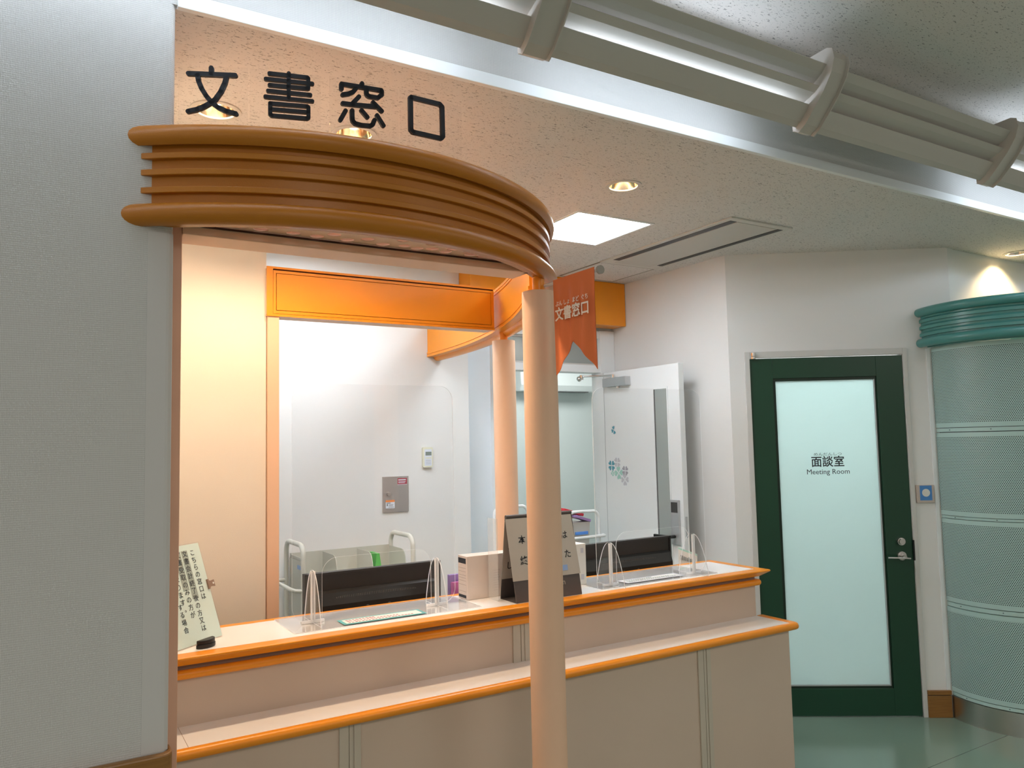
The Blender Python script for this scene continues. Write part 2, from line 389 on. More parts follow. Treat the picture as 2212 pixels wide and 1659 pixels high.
struct(MB().box(-.6, 8.5, YW, YW + .012, ZC + .004, ZU).box(-.6, 8.5, YW + .012, YW + .1, ZC + .09, ZU), 'wall_soffit', 'wallpaper', 'woven wallpaper drop above the office ceiling edge')
struct(MB().box(.27, 8.5, YW - .007, YW + .012, ZC - .003, ZC + .032).box(.27, 8.5, YW - .004, YW, ZC + .032, ZC + .036), 'trim_1', 'paint_white', 'white strip along the dropped ceiling edge', bevel=.002)
# left wall with rounded end
pl = [(-4, YW, 0), (.252, YW, 0)] + [(.252 + .015 * math.sin(a), YW + .015 - .015 * math.cos(a), 0) for a in (.4, .8, 1.2, PI / 2)] + [(.267, YW + .115, 0), (-4, YW + .115, 0)]
struct(MB().prism(pl, (0, 0, ZC + .004)).box(-4, -.6, YW, YW + .1, ZC + .004, ZU), 'wall_left', 'wallpaper', 'grey woven wallpaper wall at left')
pl = [(.212, YW - .0012, .885), (.2525, YW - .0012, .885)] + [(.2525 + .0157 * math.sin(a), YW + .0145 - .0157 * math.cos(a), .885) for a in (.4, .8, 1.2, PI / 2)] + [(.2682, YW + .03, .885), (.2665, YW + .03, .885), (.2665, YW + .005, .885), (.212, YW + .001, .885)]
struct(MB().prism(pl, (0, 0, 1.17)), 'trim_2', 'strip_grey', 'smooth corner strip on the end of the left wall')
pl = [(-4, YW - .022, .79), (.25, YW - .022, .79)] + [(.25 + .026 * math.sin(a), YW + .004 - .026 * math.cos(a), .79) for a in (.3, .6, .9, 1.2, PI / 2)] + [(.276, YW + .045, .79), (.268, YW + .045, .79), (.268, YW + .012, .79), (.255, YW, .79), (-4, YW, .79)]
struct(MB().prism(pl, (0, 0, .093)), 'trim_3', 'wood', 'brown wooden guard rail round the end of the left wall', bevel=.006)
# office walls
struct(MB().box(.14, .25, YW + .115, 3.11, 0, ZC), 'wall_office_left', 'wall_white')
struct(MB().box(.14, .77, 3.11, 3.2, 0, ZC), 'wall_cream', 'wall_cream', 'cream wall behind the left end of the counter')
struct(MB().box(.14, .25, 3.2, 4.2, 0, ZC), 'wall_office_side', 'wall_white')
struct(MB().box(.14, 2.255, 4.2, 4.32, 0, ZC), 'wall_back', 'wall_white', 'white wall at the back of the office')
struct(MB().box(2.255, 2.45, 4.27, 4.32, 0, ZC).box(2.45, 3.40, 4.22, 4.32, 2.26, ZC), 'wall_recess', 'wall_bluewhite')
struct(MB().box(3.40, 3.50, 3.163, 4.32, 0, ZC), 'wall_right', 'wall_white', 'white wall at the right of the office')
# far room behind the doorway
struct(MB().box(2.0, 6.0, 6.2, 6.3, 0, 2.6).box(1.9, 2.0, 4.32, 6.3, 0, 2.6).box(6.0, 6.1, 4.32, 6.3, 0, 2.6).box(3.5, 6, 4.46, 4.5, 0, 2.6), 'wall_far', 'far_wall', 'pale wall of the room beyond the doorway')
struct(MB().box(1.9, 6.1, 4.32, 6.3, 2.55, 2.65), 'ceiling', 'ceiling_board', 'ceiling of the room beyond the doorway')
struct(MB().box(2.25, 2.75, 5.45, 5.5, 0, 2.2).box(2.76, 3.30, 5.44, 5.5, 0, 2.2), 'wall_partition', 'wall_bluewhite', 'bluish partition panels beyond the doorway')
# oblique wall with the meeting room door
ANG = math.radians(-34.6)
UX = Vector((math.cos(ANG), math.sin(ANG), 0)); UN = Vector((-math.sin(ANG), math.cos(ANG), 0))
WD = Matrix((UX, UN, Vector((0, 0, 1)))).transposed().to_4x4(); WD.translation = Vector((3.398, 3.16, 0))   # local: u along wall, d into it, z up
struct(MB(WD).box(0, .087, 0, .1, 0, ZC).box(.087, .994, 0, .1, 2.04, ZC).box(.994, 1.255, 0, .1, 0, ZC), 'wall_door_side', 'wall_white', 'slanted white wall round the green door')
struct(MB().box(4.43, 8.5, 2.46, 2.56, 0, ZC), 'wall_corridor', 'wall_white', 'white wall above the teal screen')
struct(MB().box(4.432, 4.495, 2.452, 2.46, 0, ZC), 'trim_4', 'wall_white', 'flat pilaster strip beside the slanted wall')
struct(MB(WD).box(-.02, 1.26, 1.4, 1.45, 0, 2.6).box(-.02, 0, .1, 1.45, 0, 2.6).box(1.24, 1.26, .1, 1.45, 0, 2.6).box(-.02, 1.26, .1, 1.45, 2.6, 2.65).box(0, 1.24, .1, 1.4, .001, .004), 'wall_meeting_room', 'wall_white')
struct(MB(WD).box(.15, 1.1, .5, 1.3, 2.585, 2.598), 'trim_5', 'meet_glow', 'ceiling lamp panel inside the meeting room')
struct(MB(WD).box(.9945, 1.122, -.014, 0, 0, .118).box(.9945, 1.122, -.017, 0, .122, .145), 'baseboard_right', 'wood', 'brown wooden skirting beside the green door', bevel=.002)
struct(MB(WD).box(1.102, 1.122, -.006, .0, .146, 2.03), 'trim_6', 'paint_white', 'white edge strip beside the teal screen')
struct(MB().box(-3.6, -2.4, -2.2, -1.0, ZU - .012, ZU - .002).box(-.4, .8, -2.2, -1.0, ZU - .012, ZU - .002).box(2.8, 4.0, -2.2, -1.0, ZU - .012, ZU - .002).box(5.6, 6.8, -2.2, -1.0, ZU - .012, ZU - .002), 'corridor_fill', 'corr_fill', 'added lamp panels out of view, brightening the corridor')  # unseen panels added behind the camera to brighten the corridor
struct(MB().box(3.0, 4.4, 4.9, 5.5, 2.535, 2.548), 'trim_8', 'far_glow', 'ceiling lamp panel in the room beyond the doorway')

# ------------------------------------------------------------------ canopy over the counter
ZB = 2.07
cn = thing('canopy', 'curved orange canopy, colour darkened for shade, with ribbed face above the reception counter', 'canopy', (CX, CY - .6, ZB))
A1 = -27
MB().sweep((CX, CY), rect_prof(.866, .893, ZB, 2.268), 0, A1, 72, ymax=YW).build('fascia', 'shaded_orange', cn)
MB().sweep((CX, CY), circ_prof(.905, 2.090, .026, 20), 0, A1, 72, ymax=YW).build('bottom_roll', 'shaded_orange', cn)
MB().sweep((CX, CY), [(.890, 2.258)] + [(.897 + .027 * math.cos(math.radians(a)), 2.276 + .027 * math.sin(math.radians(a))) for a in range(-60, 181, 20)] + [(.870, 2.26)], 0, A1, 72, ymax=YW).build('top_roll', 'shaded_orange', cn)
for z0 in (2.222, 2.183, 2.141):
    MB().sweep((CX, CY), rect_prof(.891, .907, z0, z0 + .0145), 0, A1, 72, ymax=YW).build('rib', 'shaded_orange', cn, bevel=.0015)
MB().box(.293, 1.288, 1.986, 2.087, ZB, 2.24).build('front_beam', 'peach', cn, bevel=.003)
# perforated soffit, set up inside the rim
a = math.asin((CY - 1.984) / .868)
aa = [PI + a + (PI - 2 * a) * i / 40 for i in range(41)]
sp_ = [(CX + .868 * math.cos(t_), CY + .868 * math.sin(t_), 2.097) for t_ in aa]
sp_ = [p for p in sp_ if p[0] > .2]
sof = MB().prism(sp_, (0, 0, .004)).build('soffit_panel', 'peach', cn)
HO = [(.363, 1.975), (.424, 1.96), (.491, 1.93), (.473, 1.986), (.554, 1.963), (.586, 1.903), (.616, 1.988), (.65, 1.93), (.698, 1.988), (.679, 1.883), (.744, 1.935), (.799, 1.978), (.769, 1.882), (.832, 1.9), (.859, 1.955), (.901, 1.99), (.917, 1.902), (.941, 1.952), (.989, 1.99), (.994, 1.928), (1.069, 1.99), (1.052, 1.942), (1.11, 1.969), (1.165, 1.988)]
cut = []
for x, y in HO:
    y = min(y, 1.9655)
    q = MB().cyl((x, y, 2.0), (x, y, 2.2), .0185, 28).build('cutter', 'peach', org=ORG[cn.name]); cut.append(q)
bpy.context.view_layer.update()
cc = MB()
sof.parent = None; sof.location = ORG[cn.name]
with_holes(sof, cut); sof.parent = cn; sof.location = (0, 0, 0)
MB().box(.31, 1.27, 1.982, 1.986, 2.090, 2.0945).build('soffit_trim', 'groove', cn)
# side fascia running back to the wall
SC = (-2.0, 4.23); RI = 3.983
b0, b1 = -29.5, -.45
MB().sweep(SC, rect_prof(RI, RI + .040, ZB, 2.266), b0, b1, 60).build('side_fascia', 'orange', cn)
MB().sweep(SC, circ_prof(RI + .066, 2.078, .029, 18), -28.5, b1, 60).build('side_roll', 'orange', cn)
MB().sweep(SC, circ_prof(RI + .055, 2.262, .026, 18), -28.5, b1, 60).build('side_roll', 'orange', cn)
for z0, z1 in ((ZB, 2.082), (2.087, 2.097), (2.240, 2.250), (2.254, 2.266)):
    MB().sweep(SC, rect_prof(RI - .004, RI + .001, z0, z1), b0, b1, 60).build('side_trim', 'orange', cn)
# straight rear beam with a framed panel
rb = MB().box(.767, 1.80, 3.097, 3.178, ZB, 2.262).build('rear_beam', 'peach', cn, bevel=.002)
MB().box(.767, .7905, 3.088, 3.097, ZB + .001, 2.268).box(.7905, 1.80, 3.088, 3.097, 2.2595, 2.268).box(.7905, 1.80, 3.0885, 3.097, 2.074, 2.079).box(.767, 1.80, 3.0875, 3.097, ZB - .001, 2.0755).build('beam_border', 'orange', rb)
MB().box(.792, 1.80, 3.0965, 3.0975, ZB + .004, 2.266).build('beam_gap_shade', 'groove', rb)  # dark sheet paints the shade inside the gaps of the orange beam
MB().box(.792, .803, 3.0895, 3.097, 2.080, 2.2535).box(1.785, 1.80, 3.0895, 3.097, 2.080, 2.2535).box(.803, 1.785, 3.0895, 3.097, 2.0805, 2.0925).box(.803, 1.785, 3.0895, 3.097, 2.243, 2.2535).build('beam_inner_border', 'orange', rb)
MB().box(.8055, 1.783, 3.0892, 3.097, 2.0945, 2.241).build('beam_panel', 'orange', rb, bevel=.001)

def column(name, label, x, y, zt, zn, mt='peach'):
    t = thing(name, label, 'column', (x, y, 0), 'peach columns carrying the canopy')
    MB().cyl((x, y, 0), (x, y, zt), .0535, 48).build('shaft', mt, t)
    MB().cyl((x, y, zt), (x, y, zn), .0195, 24).build('neck', 'orange', t)
    return t
column('column', 'tall peach column standing in front of the counter under the canopy', 1.35, 2.035, 2.022, ZB)
column('column', 'peach column behind the counter at the end of the straight orange beam', 1.878, 3.14, 2.03, ZB)
tag(MB().box(.2685, .2928, 1.99, 2.09, 0, ZB + .19).build('post', 'peach_shaded', bevel=.002), 'peach upright post, colour darkened for shade, against the end of the left wall', 'post')
tag(MB().box(.772, .817, 3.093, 3.175, 0, ZB).build('post', 'peach', bevel=.002), 'bright peach upright post at the end of the cream wall', 'post')

# black raised characters on clear plates standing on the canopy
LT = {'a': ((0.3386, 1.8699, 2.3852), [[(-0.0019, 0.0552), (-0.0018, 0.0414)], [(-0.0536, 0.041), (0.0525, 0.0385)], [(-0.033, 0.0374), (-0.0306, 0.0229), (-0.0236, 0.0052), (-0.0129, -0.0124), (-0.0006, -0.0275), (0.014, -0.0394), (0.0338, -0.0487), (0.0545, -0.0541)], [(0.0326, 0.0364), (0.0289, 0.0192), (0.0198, -0.002), (0.0078, -0.0201), (-0.0006, -0.0275), (-0.0165, -0.0375), (-0.0331, -0.0451), (-0.0535, -0.0502)]], 0.0055, (-.078, .079)),
 'b': ((0.4998, 1.809, 2.3839), [[(-0.0002, 0.0553), (-0.0002, -0.0033)], [(-0.0441, 0.0503), (0.0424, 0.0502), (0.0447, 0.048), (0.0447, 0.0238), (0.0415, 0.0227), (-0.0437, 0.0221)], [(-0.0524, 0.0362), (0.054, 0.036)], [(-0.0471, 0.0076), (0.0493, 0.0077)], [(-0.0531, -0.0073), (0.0539, -0.0071)], [(-0.0422, -0.0225), (0.0422, -0.0212), (0.045, -0.0234), (0.045, -0.0482), (0.0414, -0.051), (-0.0391, -0.0516), (-0.0424, -0.0486), (-0.0425, -0.0225)], [(-0.0421, -0.0364), (0.0445, -0.0354)]], 0.0047, (-.088, .073)),
 'c': ((0.6702, 1.7802, 2.3877), [[(0.0004, 0.0539), (0.0003, 0.0461)], [(-0.0508, 0.0302), (-0.0507, 0.0429), (0.0492, 0.0462), (0.0509, 0.0439), (0.0508, 0.0344)], [(-0.0158, 0.037), (-0.0225, 0.0281), (-0.0326, 0.0219), (-0.0476, 0.0165)], [(0.0114, 0.0432), (0.0116, 0.0312), (0.0138, 0.0265), (0.018, 0.0247), (0.0404, 0.0252), (0.0465, 0.031)], [(-0.0075, 0.019), (-0.0236, -0.001)], [(-0.0477, -0.0054), (-0.0227, -0.0039), (0.035, 0.0013)], [(0.0282, 0.0112), (0.0504, -0.0071)], [(-0.0412, -0.0228), (-0.0537, -0.0477)], [(-0.0248, -0.019), (-0.0246, -0.0392), (-0.023, -0.0457), (-0.0172, -0.0506), (-0.0012, -0.0521), (0.0208, -0.05), (0.0269, -0.0455), (0.0312, -0.0337)], [(-0.001, -0.0146), (0.0133, -0.0291)], [(0.0382, -0.0204), (0.0544, -0.0434)]], 0.0053, (-.078, .096)),
 'd': ((0.8466, 1.7853, 2.3927), [[(-0.0465, 0.0426), (0.0413, 0.047), (0.0486, 0.0416), (0.0493, -0.038), (0.0439, -0.0446), (-0.0418, -0.0478), (-0.0477, -0.0431), (-0.0479, 0.0396), (-0.0465, 0.0426)]], 0.0059, (-.075, .115))}
sg = thing('counter_sign', 'large black raised characters on clear plates standing on the canopy', 'sign', (.59, 1.80, 2.30))
for k, (P, strokes, hw, (x0, x1)) in LT.items():
    n_ = Vector((P[0] - CX, P[1] - CY, 0)).normalized(); t_ = Vector((-n_.y, n_.x, 0))
    xf = frame3(P, t_, (0, 0, 1))
    pb = MB(xf); pb.prism([(x0, -.0815, -.004), (x1, -.0815, -.004), (x1, .061, -.004), (x0, .061, -.004)], (0, 0, .003), 0, 1)
    pla = pb.build('plate', ['acrylic_clear', 'acrylic_clear'], sg)
    lb = MB(xf)
    for st in strokes:
        for i in range(len(st) - 1):
            p = Vector((*st[i], 0)); q = Vector((*st[i + 1], 0)); d_ = (q - p).normalized(); s_ = Vector((-d_.y, d_.x, 0)) * hw
            lb.prism([p - s_, q - s_, q + s_, p + s_], (0, 0, .008))
        for p in st: lb.cyl((*p, 0), (*p, .008), hw, 14)
    lb.build('letter', 'ink', pla)

# pennant on a rod
fl = thing('pennant', 'orange swallow-tailed cloth pennant with white characters hanging from a rod', 'flag', (1.36, 1.85, 1.75))
MB().cyl((1.36, 2.012, 2.041), (1.36, 1.735, 2.035), .0052, 16).build('rod', 'frame_grey', fl)
MB().cyl((1.36, 1.735, 2.035), (1.36, 1.727, 2.0348), .0125, 24).build('knob', 'knob_grey', fl)
fb = MB(); NU, NV = 30, 24
def fpt(i, j, side):
    y = 1.955 - .207 * i / NU
    tail = .093 * (1 - abs(2 * i / NU - 1))                     # swallow tail
    z0, z1 = 1.752 + tail, 2.046
    z = z1 + (z0 - z1) * j / NV
    w = j / NV
    x = 1.3525 + .0055 * math.sin(i * .75) * min(1, w * 3) * (1 - .5 * w) + .004 * w * math.sin(i * .21 + 1) - side * .0012
    return (x, y, z)
for sd in (0, 1):
    vs = [fpt(i, j, sd) for i in range(NU + 1) for j in range(NV + 1)]
    fb.add(vs, [(i * (NV + 1) + j, (i + 1) * (NV + 1) + j, (i + 1) * (NV + 1) + j + 1, i * (NV + 1) + j + 1) for i in range(NU) for j in range(NV)], 0, True)
cloth = fb.build('cloth', 'flag_cloth', fl)
xf = frame3((1.3455, 1.853, 1.932), (0, -1, 0), (0, 0, 1))
text('lettering', '文書窓口', .043, 'flag_ink', cloth, xf, bold=.020, lift=.0008)
text('lettering', 'ぶん しょ  まど  ぐち', .0175, 'flag_ink', cloth, frame3((1.3455, 1.853, 1.966), (0, -1, 0), (0, 0, 1)), bold=.006, lift=.0008)

# ------------------------------------------------------------------ service counter
ct = thing('service_counter', 'long beige two-level service counter with orange edges and white tops', 'counter', (1.6, 2.5, 0))
XR = 2.826
MB().box(.26, XR - .0, 2.53, 2.56, .7395, .925).build('upper_panel', 'panel_beige', ct)
MB().box(.26, XR + .009, 2.36, 2.80, 0, .712).build('front_panel', 'panel_beige', ct)
MB().box(.26, XR + .012, 2.338, 2.53, .712, .7395).build('ledge', 'white_laminate', ct)
q = MB(); q.box(.26, XR + .02, 2.335, 2.5, .714, .738)
nose = MB()
def nosing(mb, y, z, rz, ry, x0, x1, yend):
    pr = [(ry * math.cos(math.radians(a)), rz * math.sin(math.radians(a))) for a in range(90, 271, 15)]
    path = [(x0, y)] + [(x1 - .012 + .012 * math.sin(t), y + .012 - .012 * math.cos(t)) for t in (0, .5, 1.05, PI / 2)] + [(x1, yend)]
    nrm = [(0, -1)] + [(math.sin(t), -math.cos(t)) for t in (0, .5, 1.05, PI / 2)] + [(1, 0)]
    k = len(pr); vs = []
    for (px, py), (nx, ny) in zip(path, nrm):
        for (a, zz) in pr: vs.append((px - nx * a, py - ny * a, z + zz))
    n_ = len(path)
    mb.add(vs, [(i * k + j, (i + 1) * k + j, (i + 1) * k + (j + 1) % k, i * k + (j + 1) % k) for i in range(n_ - 1) for j in range(k)], 0, True)
    b_ = len(mb.v) - len(vs); mb.f.append([b_ + j for j in range(k)]); mb.f.append([b_ + (n_ - 1) * k + j for j in range(k)]); mb.mi += [0, 0]; mb.sm += [False, False]
nosing(nose, 2.340, .7255, .0155, .0165, .26, XR + .036, 2.53)
nose.box(.26, XR + .036, 2.3405, 2.346, .711, .741).box(XR + .006, XR + .036, 2.345, 2.53, .711, .741)
nose.build('ledge_edge', 'orange', ct)
MB().box(.3745, .3755, 2.346, 2.53, .7395, .7399).build('ledge_joint', 'recess_brown', ct)
MB().box(.26, XR - .01, 2.519, 2.80, .925, .953).build('countertop', 'white_laminate', ct)
def lip(mb):
    pr = [(2.519, .9532), (2.468, .9525), (2.4635, .9495), (2.466, .945), (2.500, .922), (2.519, .922)]
    k = len(pr); x0, x1 = .26, XR + .035
    vs = [(x0, y, z) for y, z in pr] + [(x1 - .054 + (2.519 - y), y, z) for y, z in pr] + [(x1 - .054 + (2.519 - y), 2.835, z) for y, z in pr]
    fs = [(i * k + j, (i + 1) * k + j, (i + 1) * k + (j + 1) % k, i * k + (j + 1) % k) for i in range(2) for j in range(k)]
    mb.add(vs, fs + [list(range(k)), [2 * k + j for j in range(k)]])
lb = MB(); lip(lb); lb.box(.26, XR - .018, 2.80, 2.835, .922, .9535)
lb.build('countertop_edge', 'orange', ct, bevel=.003)
MB().box(.26, XR - .004, 2.5265, 2.55, .895, .925).build('edge_recess', 'recess_brown', ct)
rb_ = MB(); rb_.cyl((.26, 2.516, .892), (XR + .006, 2.516, .892), .014, 20).cyl((XR + .006, 2.516, .892), (XR + .006, 2.80, .892), .014, 20).ball((XR + .006, 2.516, .892), .014, 18)
rb_.build('edge_rod', 'orange', ct)
MB().box(.26, XR - .02, 2.56, 2.83, .712, .925).build('back_panel', 'panel_beige', ct)
def batten(x0, x1, y, z0, z1):
    bb = MB(); w = x1 - x0
    for a, b_, d_ in ((0, .42, .006), (.42, .47, .002), (.47, .62, .005), (.62, .68, .003), (.68, 1, .0065)):
        bb.box(x0 + a * w, x0 + b_ * w, y - d_, y, z0, z1)
    bb.build('batten', 'batten_beige', ct, bevel=.0018)
batten(1.525, 1.600, 2.53, .7395, .895); batten(.802, .870, 2.36, 0, .712); batten(2.285, 2.353, 2.36, 0, .712)
dk = thing('office_desk', 'low white staff desk behind the back edge of the counter', 'desk', (1.84, 2.95, 0))
MB().box(.9, 2.90, 2.838, 3.075, .68, .70).build('top', 'white_laminate', dk)
for x in (.92, 2.86): MB().box(x, x + .03, 2.85, 3.06, 0, .68).build('leg', 'metal_grey', dk)

# ------------------------------------------------------------------ things on the counter
TZ = .9535
def shield(dx, dy, label):
    t = thing('acrylic_shield', label, 'shield', (1.055 + dx, 2.67 + dy, TZ + .003), 'acrylic shields on the counter')
    o = ORG[t.name]
    x0, x1, zt = .748 + dx, 1.362 + dx, 1.772
    y = 2.67 + dy
    def arc(cx_, cz, r, a0, a1, n=8): return [(cx_ + r * math.cos(math.radians(a0 + (a1 - a0) * i / n)), cz + r * math.sin(math.radians(a0 + (a1 - a0) * i / n))) for i in range(n + 1)]
    r = .055; zb = TZ + .006; c0, c1, cz = .851 + dx, 1.262 + dx, 1.168
    pl = arc(x0 + r, zb + r, r, 270, 180) + arc(x0 + r, zt - r, r, 180, 90) + arc(x1 - r, zt - r, r, 90, 0) + arc(x1 - r, zb + r, r, 0, -90) + [(c1, zb)] + arc(c1 - r, cz - r, r, 0, 90) + arc(c0 + r, cz - r, r, 90, 180) + [(c0, zb)]
    MB().prism([(a, y - .0015, b) for a, b in pl], (0, .003, 0), 0, 1, True).build('panel', ['acrylic', 'acrylic_edge'], t)
    for fx in (.818 + dx, 1.284 + dx):
        pr = [(y - .093 + .186 * i / 24, TZ + .003 + .175 * (1 - abs(2 * i / 24 - 1) ** 2.3)) for i in range(25)]
        f = MB().prism([(fx - .0015, a, b) for a, b in pr], (.003, 0, 0), 0, 1, True).build('foot', ['acrylic', 'acrylic_edge'], t)
        MB().box(fx - .008, fx - .0017, y - .006, y - .0017, TZ + .003, 1.128).box(fx + .0017, fx + .008, y - .006, y - .0017, TZ + .003, 1.128).build('clip_post', 'acrylic_edge', f)
        MB().box(fx - .04, fx + .04, y + .002, y + .005, TZ + .003, TZ + .011).box(fx - .04, fx + .04, y - .005, y - .002, TZ + .003, TZ + .011).build('clip_base', 'acrylic_edge', f)
    return t
shield(0, 0, 'clear acrylic shield on the counter left of the peach column')
shield(1.218, -.085, 'clear acrylic shield on the right end of the counter')
def deskmat(x0, x1, y0, y1, label):
    return tag(MB().prism([(a, b, TZ) for a, b in rrect(x0, x1, y0, y1, .006)], (0, 0, .0028), 0, 1).build('desk_mat', ['mat_clear', 'acrylic_edge']), label, 'desk mat', 'clear desk mats under the shields')
deskmat(.721, 1.408, 2.548, 2.80, 'clear plastic mat under the left acrylic shield')
deskmat(1.955, 2.60, 2.535, 2.80, 'clear plastic mat under the right acrylic shield')
def notice(x0, x1, y0, y1, label, rim, ink, rows):
    t = thing('notice_strip', label, 'notice', ((x0 + x1) / 2, (y0 + y1) / 2, TZ + .0029), 'notices lying on the counter')
    MB().box(x0, x1, y0, y1, TZ + .0029, TZ + .0034).build('border', rim, t)
    p = MB().box(x0 + .012, x1 - .012, y0 + .012, y1 - .012, TZ + .0034, TZ + .0038).build('sheet', 'paper', t)
    w = x1 - x0 - .05
    for yy, fr_ in rows:
        b_ = MB(); n_ = int(w * fr_ / .012)
        for i in range(n_): b_.box(x0 + .022 + i * .012, x0 + .022 + i * .012 + random.uniform(.006, .010), yy - .004, yy + .004, TZ + .0038, TZ + .0040)
        b_.build('print_row', ink, p)
notice(.894, 1.196, 2.566, 2.645, 'white notice strip with teal border lying under the left shield', 'teal_ink', 'crimson', ((2.588, 1), (2.606, .8), (2.622, .45)))
notice(2.12, 2.44, 2.575, 2.648, 'grey printed notice strip lying under the right shield', 'clover_pale', 'ink_grey', ((2.596, 1), (2.612, .9), (2.628, .6)))

# leaning notice at the left end
BR = Vector((.524, 2.669, .9565)); tx = Vector((.777, .63, 0)).normalized(); nn = Vector((tx.y, -tx.x, 0))
upv = (Vector((0, 0, .29)) - nn * .10); hgt = upv.length; upv.normalize()
BL = BR - tx * .21
nt_ = thing('notice_stand', 'pale green vertical-text notice leaning in a clear holder at the left end', 'notice', tuple((BL + BR) / 2))
xf = frame3(BL, tx, upv)
flatpoly('holder', [(-.004, 0), (.216, 0), (.216, hgt + .004), (-.004, hgt + .004)], 'acrylic', nt_, xf, .002, -.003)
sh = flatpoly('sheet', [(0, 0), (.21, 0), (.21, hgt), (0, hgt)], 'notice_green', nt_, xf, .0006, 0)
flatpoly('highlight', [(.127, .134), (.153, .134), (.153, hgt - .018), (.127, hgt - .018)], 'highlight_grey', nt_, xf, .0003, .0006)
flatpoly('highlight', [(.097, .164), (.123, .164), (.123, hgt - .018), (.097, hgt - .018)], 'highlight_grey', nt_, xf, .0003, .0006)
def vtext(body, x, ytop, size, ls):
    for i, ch in enumerate(body):
        if ch == ' ': continue
        if ch == '。': text('lettering', ch, size, 'ink_dark', sh, xf @ Matrix.Translation((x + size * .45, ytop - i * ls + size * .1, 0)), lift=.0013)
        else: text('lettering', ch, size, 'ink_dark', sh, xf @ Matrix.Translation((x, ytop - i * ls, 0)), lift=.0013)
vtext('こちらの窓口は', .173, hgt - .030, .0215, .0238)
vtext('文書会計終了後の方又は', .140, hgt - .030, .0215, .0238)
vtext('文書受取のみの方が', .110, hgt - .030, .0215, .0238)
vtext('なります。', .082, hgt - .105, .0215, .0238)
vtext('する場合', .068, .118, .0205, .0235)
cb = MB()
for zz, rr, hh_ in ((TZ, .036, .012), (TZ + .012, .034, .012)):
    c_ = Vector((.452, 2.566, zz))
    cb.prism([c_ + tx * (rr * math.cos(PI + PI * i / 20)) - nn * (rr * .8 * math.sin(PI + PI * i / 20)) * 1 for i in range(21)], (0, 0, hh_))
cb.build('base', 'black', nt_, bevel=.002)
clp = thing('bulldog_clip', 'brown metal bulldog clip gripping the right edge of the leaning notice', 'clip', tuple(BR + upv * .165))
xc = xf @ Matrix.Translation((.203, .168, .0))
cq = MB(xc); cq.prism([(0, -.016, .003), (.012, -.009, .003), (.030, -.011, .003), (.030, .011, .003), (.012, .009, .003), (0, .016, .003)], (0, 0, .0012))
cq.prism([(-.002, -.016, .001), (.004, -.016, .001), (.004, .016, .001), (-.002, .016, .001)], (0, 0, .006)); cq.build('jaw', 'recess_brown', clp)
MB(xc).disc((.024, 0, .0042), (0, 0, 1), .0035, .0004).build('eyelet', 'paper', clp)

# A-frame table sign behind the column
ea = thing('tabletop_sign', 'dark A-frame table sign with handwritten black text behind the tall column', 'sign', (1.69, 2.58, TZ))
ZT = 1.268
def leaf(y0, y1, nm):
    d_ = Vector((0, y1 - y0, ZT - TZ)); b_ = MB()
    x0, x1 = 1.541, 1.843
    b_.prism([(x0, y0, TZ), (x1, y0, TZ), (x1 - .004, y1, ZT), (x0 - .006, y1, ZT)], (0, .0035, 0)); return b_.build(nm, 'easel_grey', ea)
lf = leaf(2.522, 2.575, 'front_leaf'); lb2 = leaf(2.637, 2.582, 'back_leaf')
MB().cyl((1.535, 2.5795, ZT), (1.839, 2.5795, ZT), .0075, 16).build('ridge', 'easel_grey', ea)
MB().box(1.541, 1.843, 2.526, 2.637, TZ, TZ + .002).build('floor_flap', 'easel_grey', ea)
upf = Vector((0, .053, ZT - TZ)).normalized()
xf = frame3(Vector((1.541, 2.5215, TZ)), (1, 0, 0), upf)
ps = flatpoly('front_sheet', [(-.006, .080), (.305, .080), (.292, .312), (-.012, .312)], 'paper_plastic', lf, xf, .0008, .001)
for bd, px, py, sz in (('本', .052, .228, .034), ('日', .112, .230, .034), ('は', .247, .232, .034), ('終', .052, .150, .036), ('了', .112, .152, .036), ('し', .205, .160, .034), ('た', .255, .158, .034)):
    text('lettering', bd, sz, 'ink', ps, xf @ Matrix.Translation((px, py, 0)), bold=.012, lift=.0022)
flatpoly('blue_tag', [(.222, .098), (.247, .098), (.247, .119), (.222, .119)], 'blue_pale', ps, xf, .0005, .002)
text('logo_lettering', 'n', .030, 'paper_plastic', lf, xf @ Matrix.Translation((.222, .055, 0)), lift=.0012)
upb = Vector((0, -.055, ZT - TZ)).normalized()
xf = frame3(Vector((1.541, 2.6345, TZ)), (1, 0, 0), upb)
ps2 = flatpoly('back_sheet', [(-.004, .078), (.295, .078), (.285, .305), (-.010, .305)], 'paper_plastic', lb2, xf, .0008, .001)
for bd, px, py, sz in (('席', .030, .205, .030), ('し', .026, .128, .032)):
    text('lettering', bd, sz, 'ink', ps2, xf @ Matrix.Translation((px, py, 0)), bold=.012, lift=.0022)

# cardboard box files
bf = thing('box_file', 'pale cardboard box file with ruled spine label between shield and table sign', 'file', (1.56, 2.72, TZ))
MB().box(1.423, 1.70, 2.688, 2.762, TZ, 1.118).build('carton', 'carton', bf, bevel=.0015)
xf = frame3((1.4228, 2.725, TZ), (0, -1, 0), (0, 0, 1))
lbp = flatpoly('spine_label', [(-.033, .004), (.030, .004), (.030, .158), (-.033, .158)], 'carton', bf, xf, .0005)
for y0_, y1_ in ((.136, .156), (.006, .017)): flatpoly('label_band', [(-.032, y0_), (.029, y0_), (.029, y1_), (-.032, y1_)], 'ink_dark', lbp, xf, .0004, .0005)
for yy in (.030, .055, .070, .081, .091, .105, .118): flatpoly('label_rule', [(-.031, yy), (.028, yy), (.028, yy + .0009), (-.031, yy + .0009)], 'recess_brown', lbp, xf, .0003, .0005)
xf = frame3((1.56, 2.688, TZ), (1, 0, 0), (0, 0, 1))
hr_ = MB(xf)
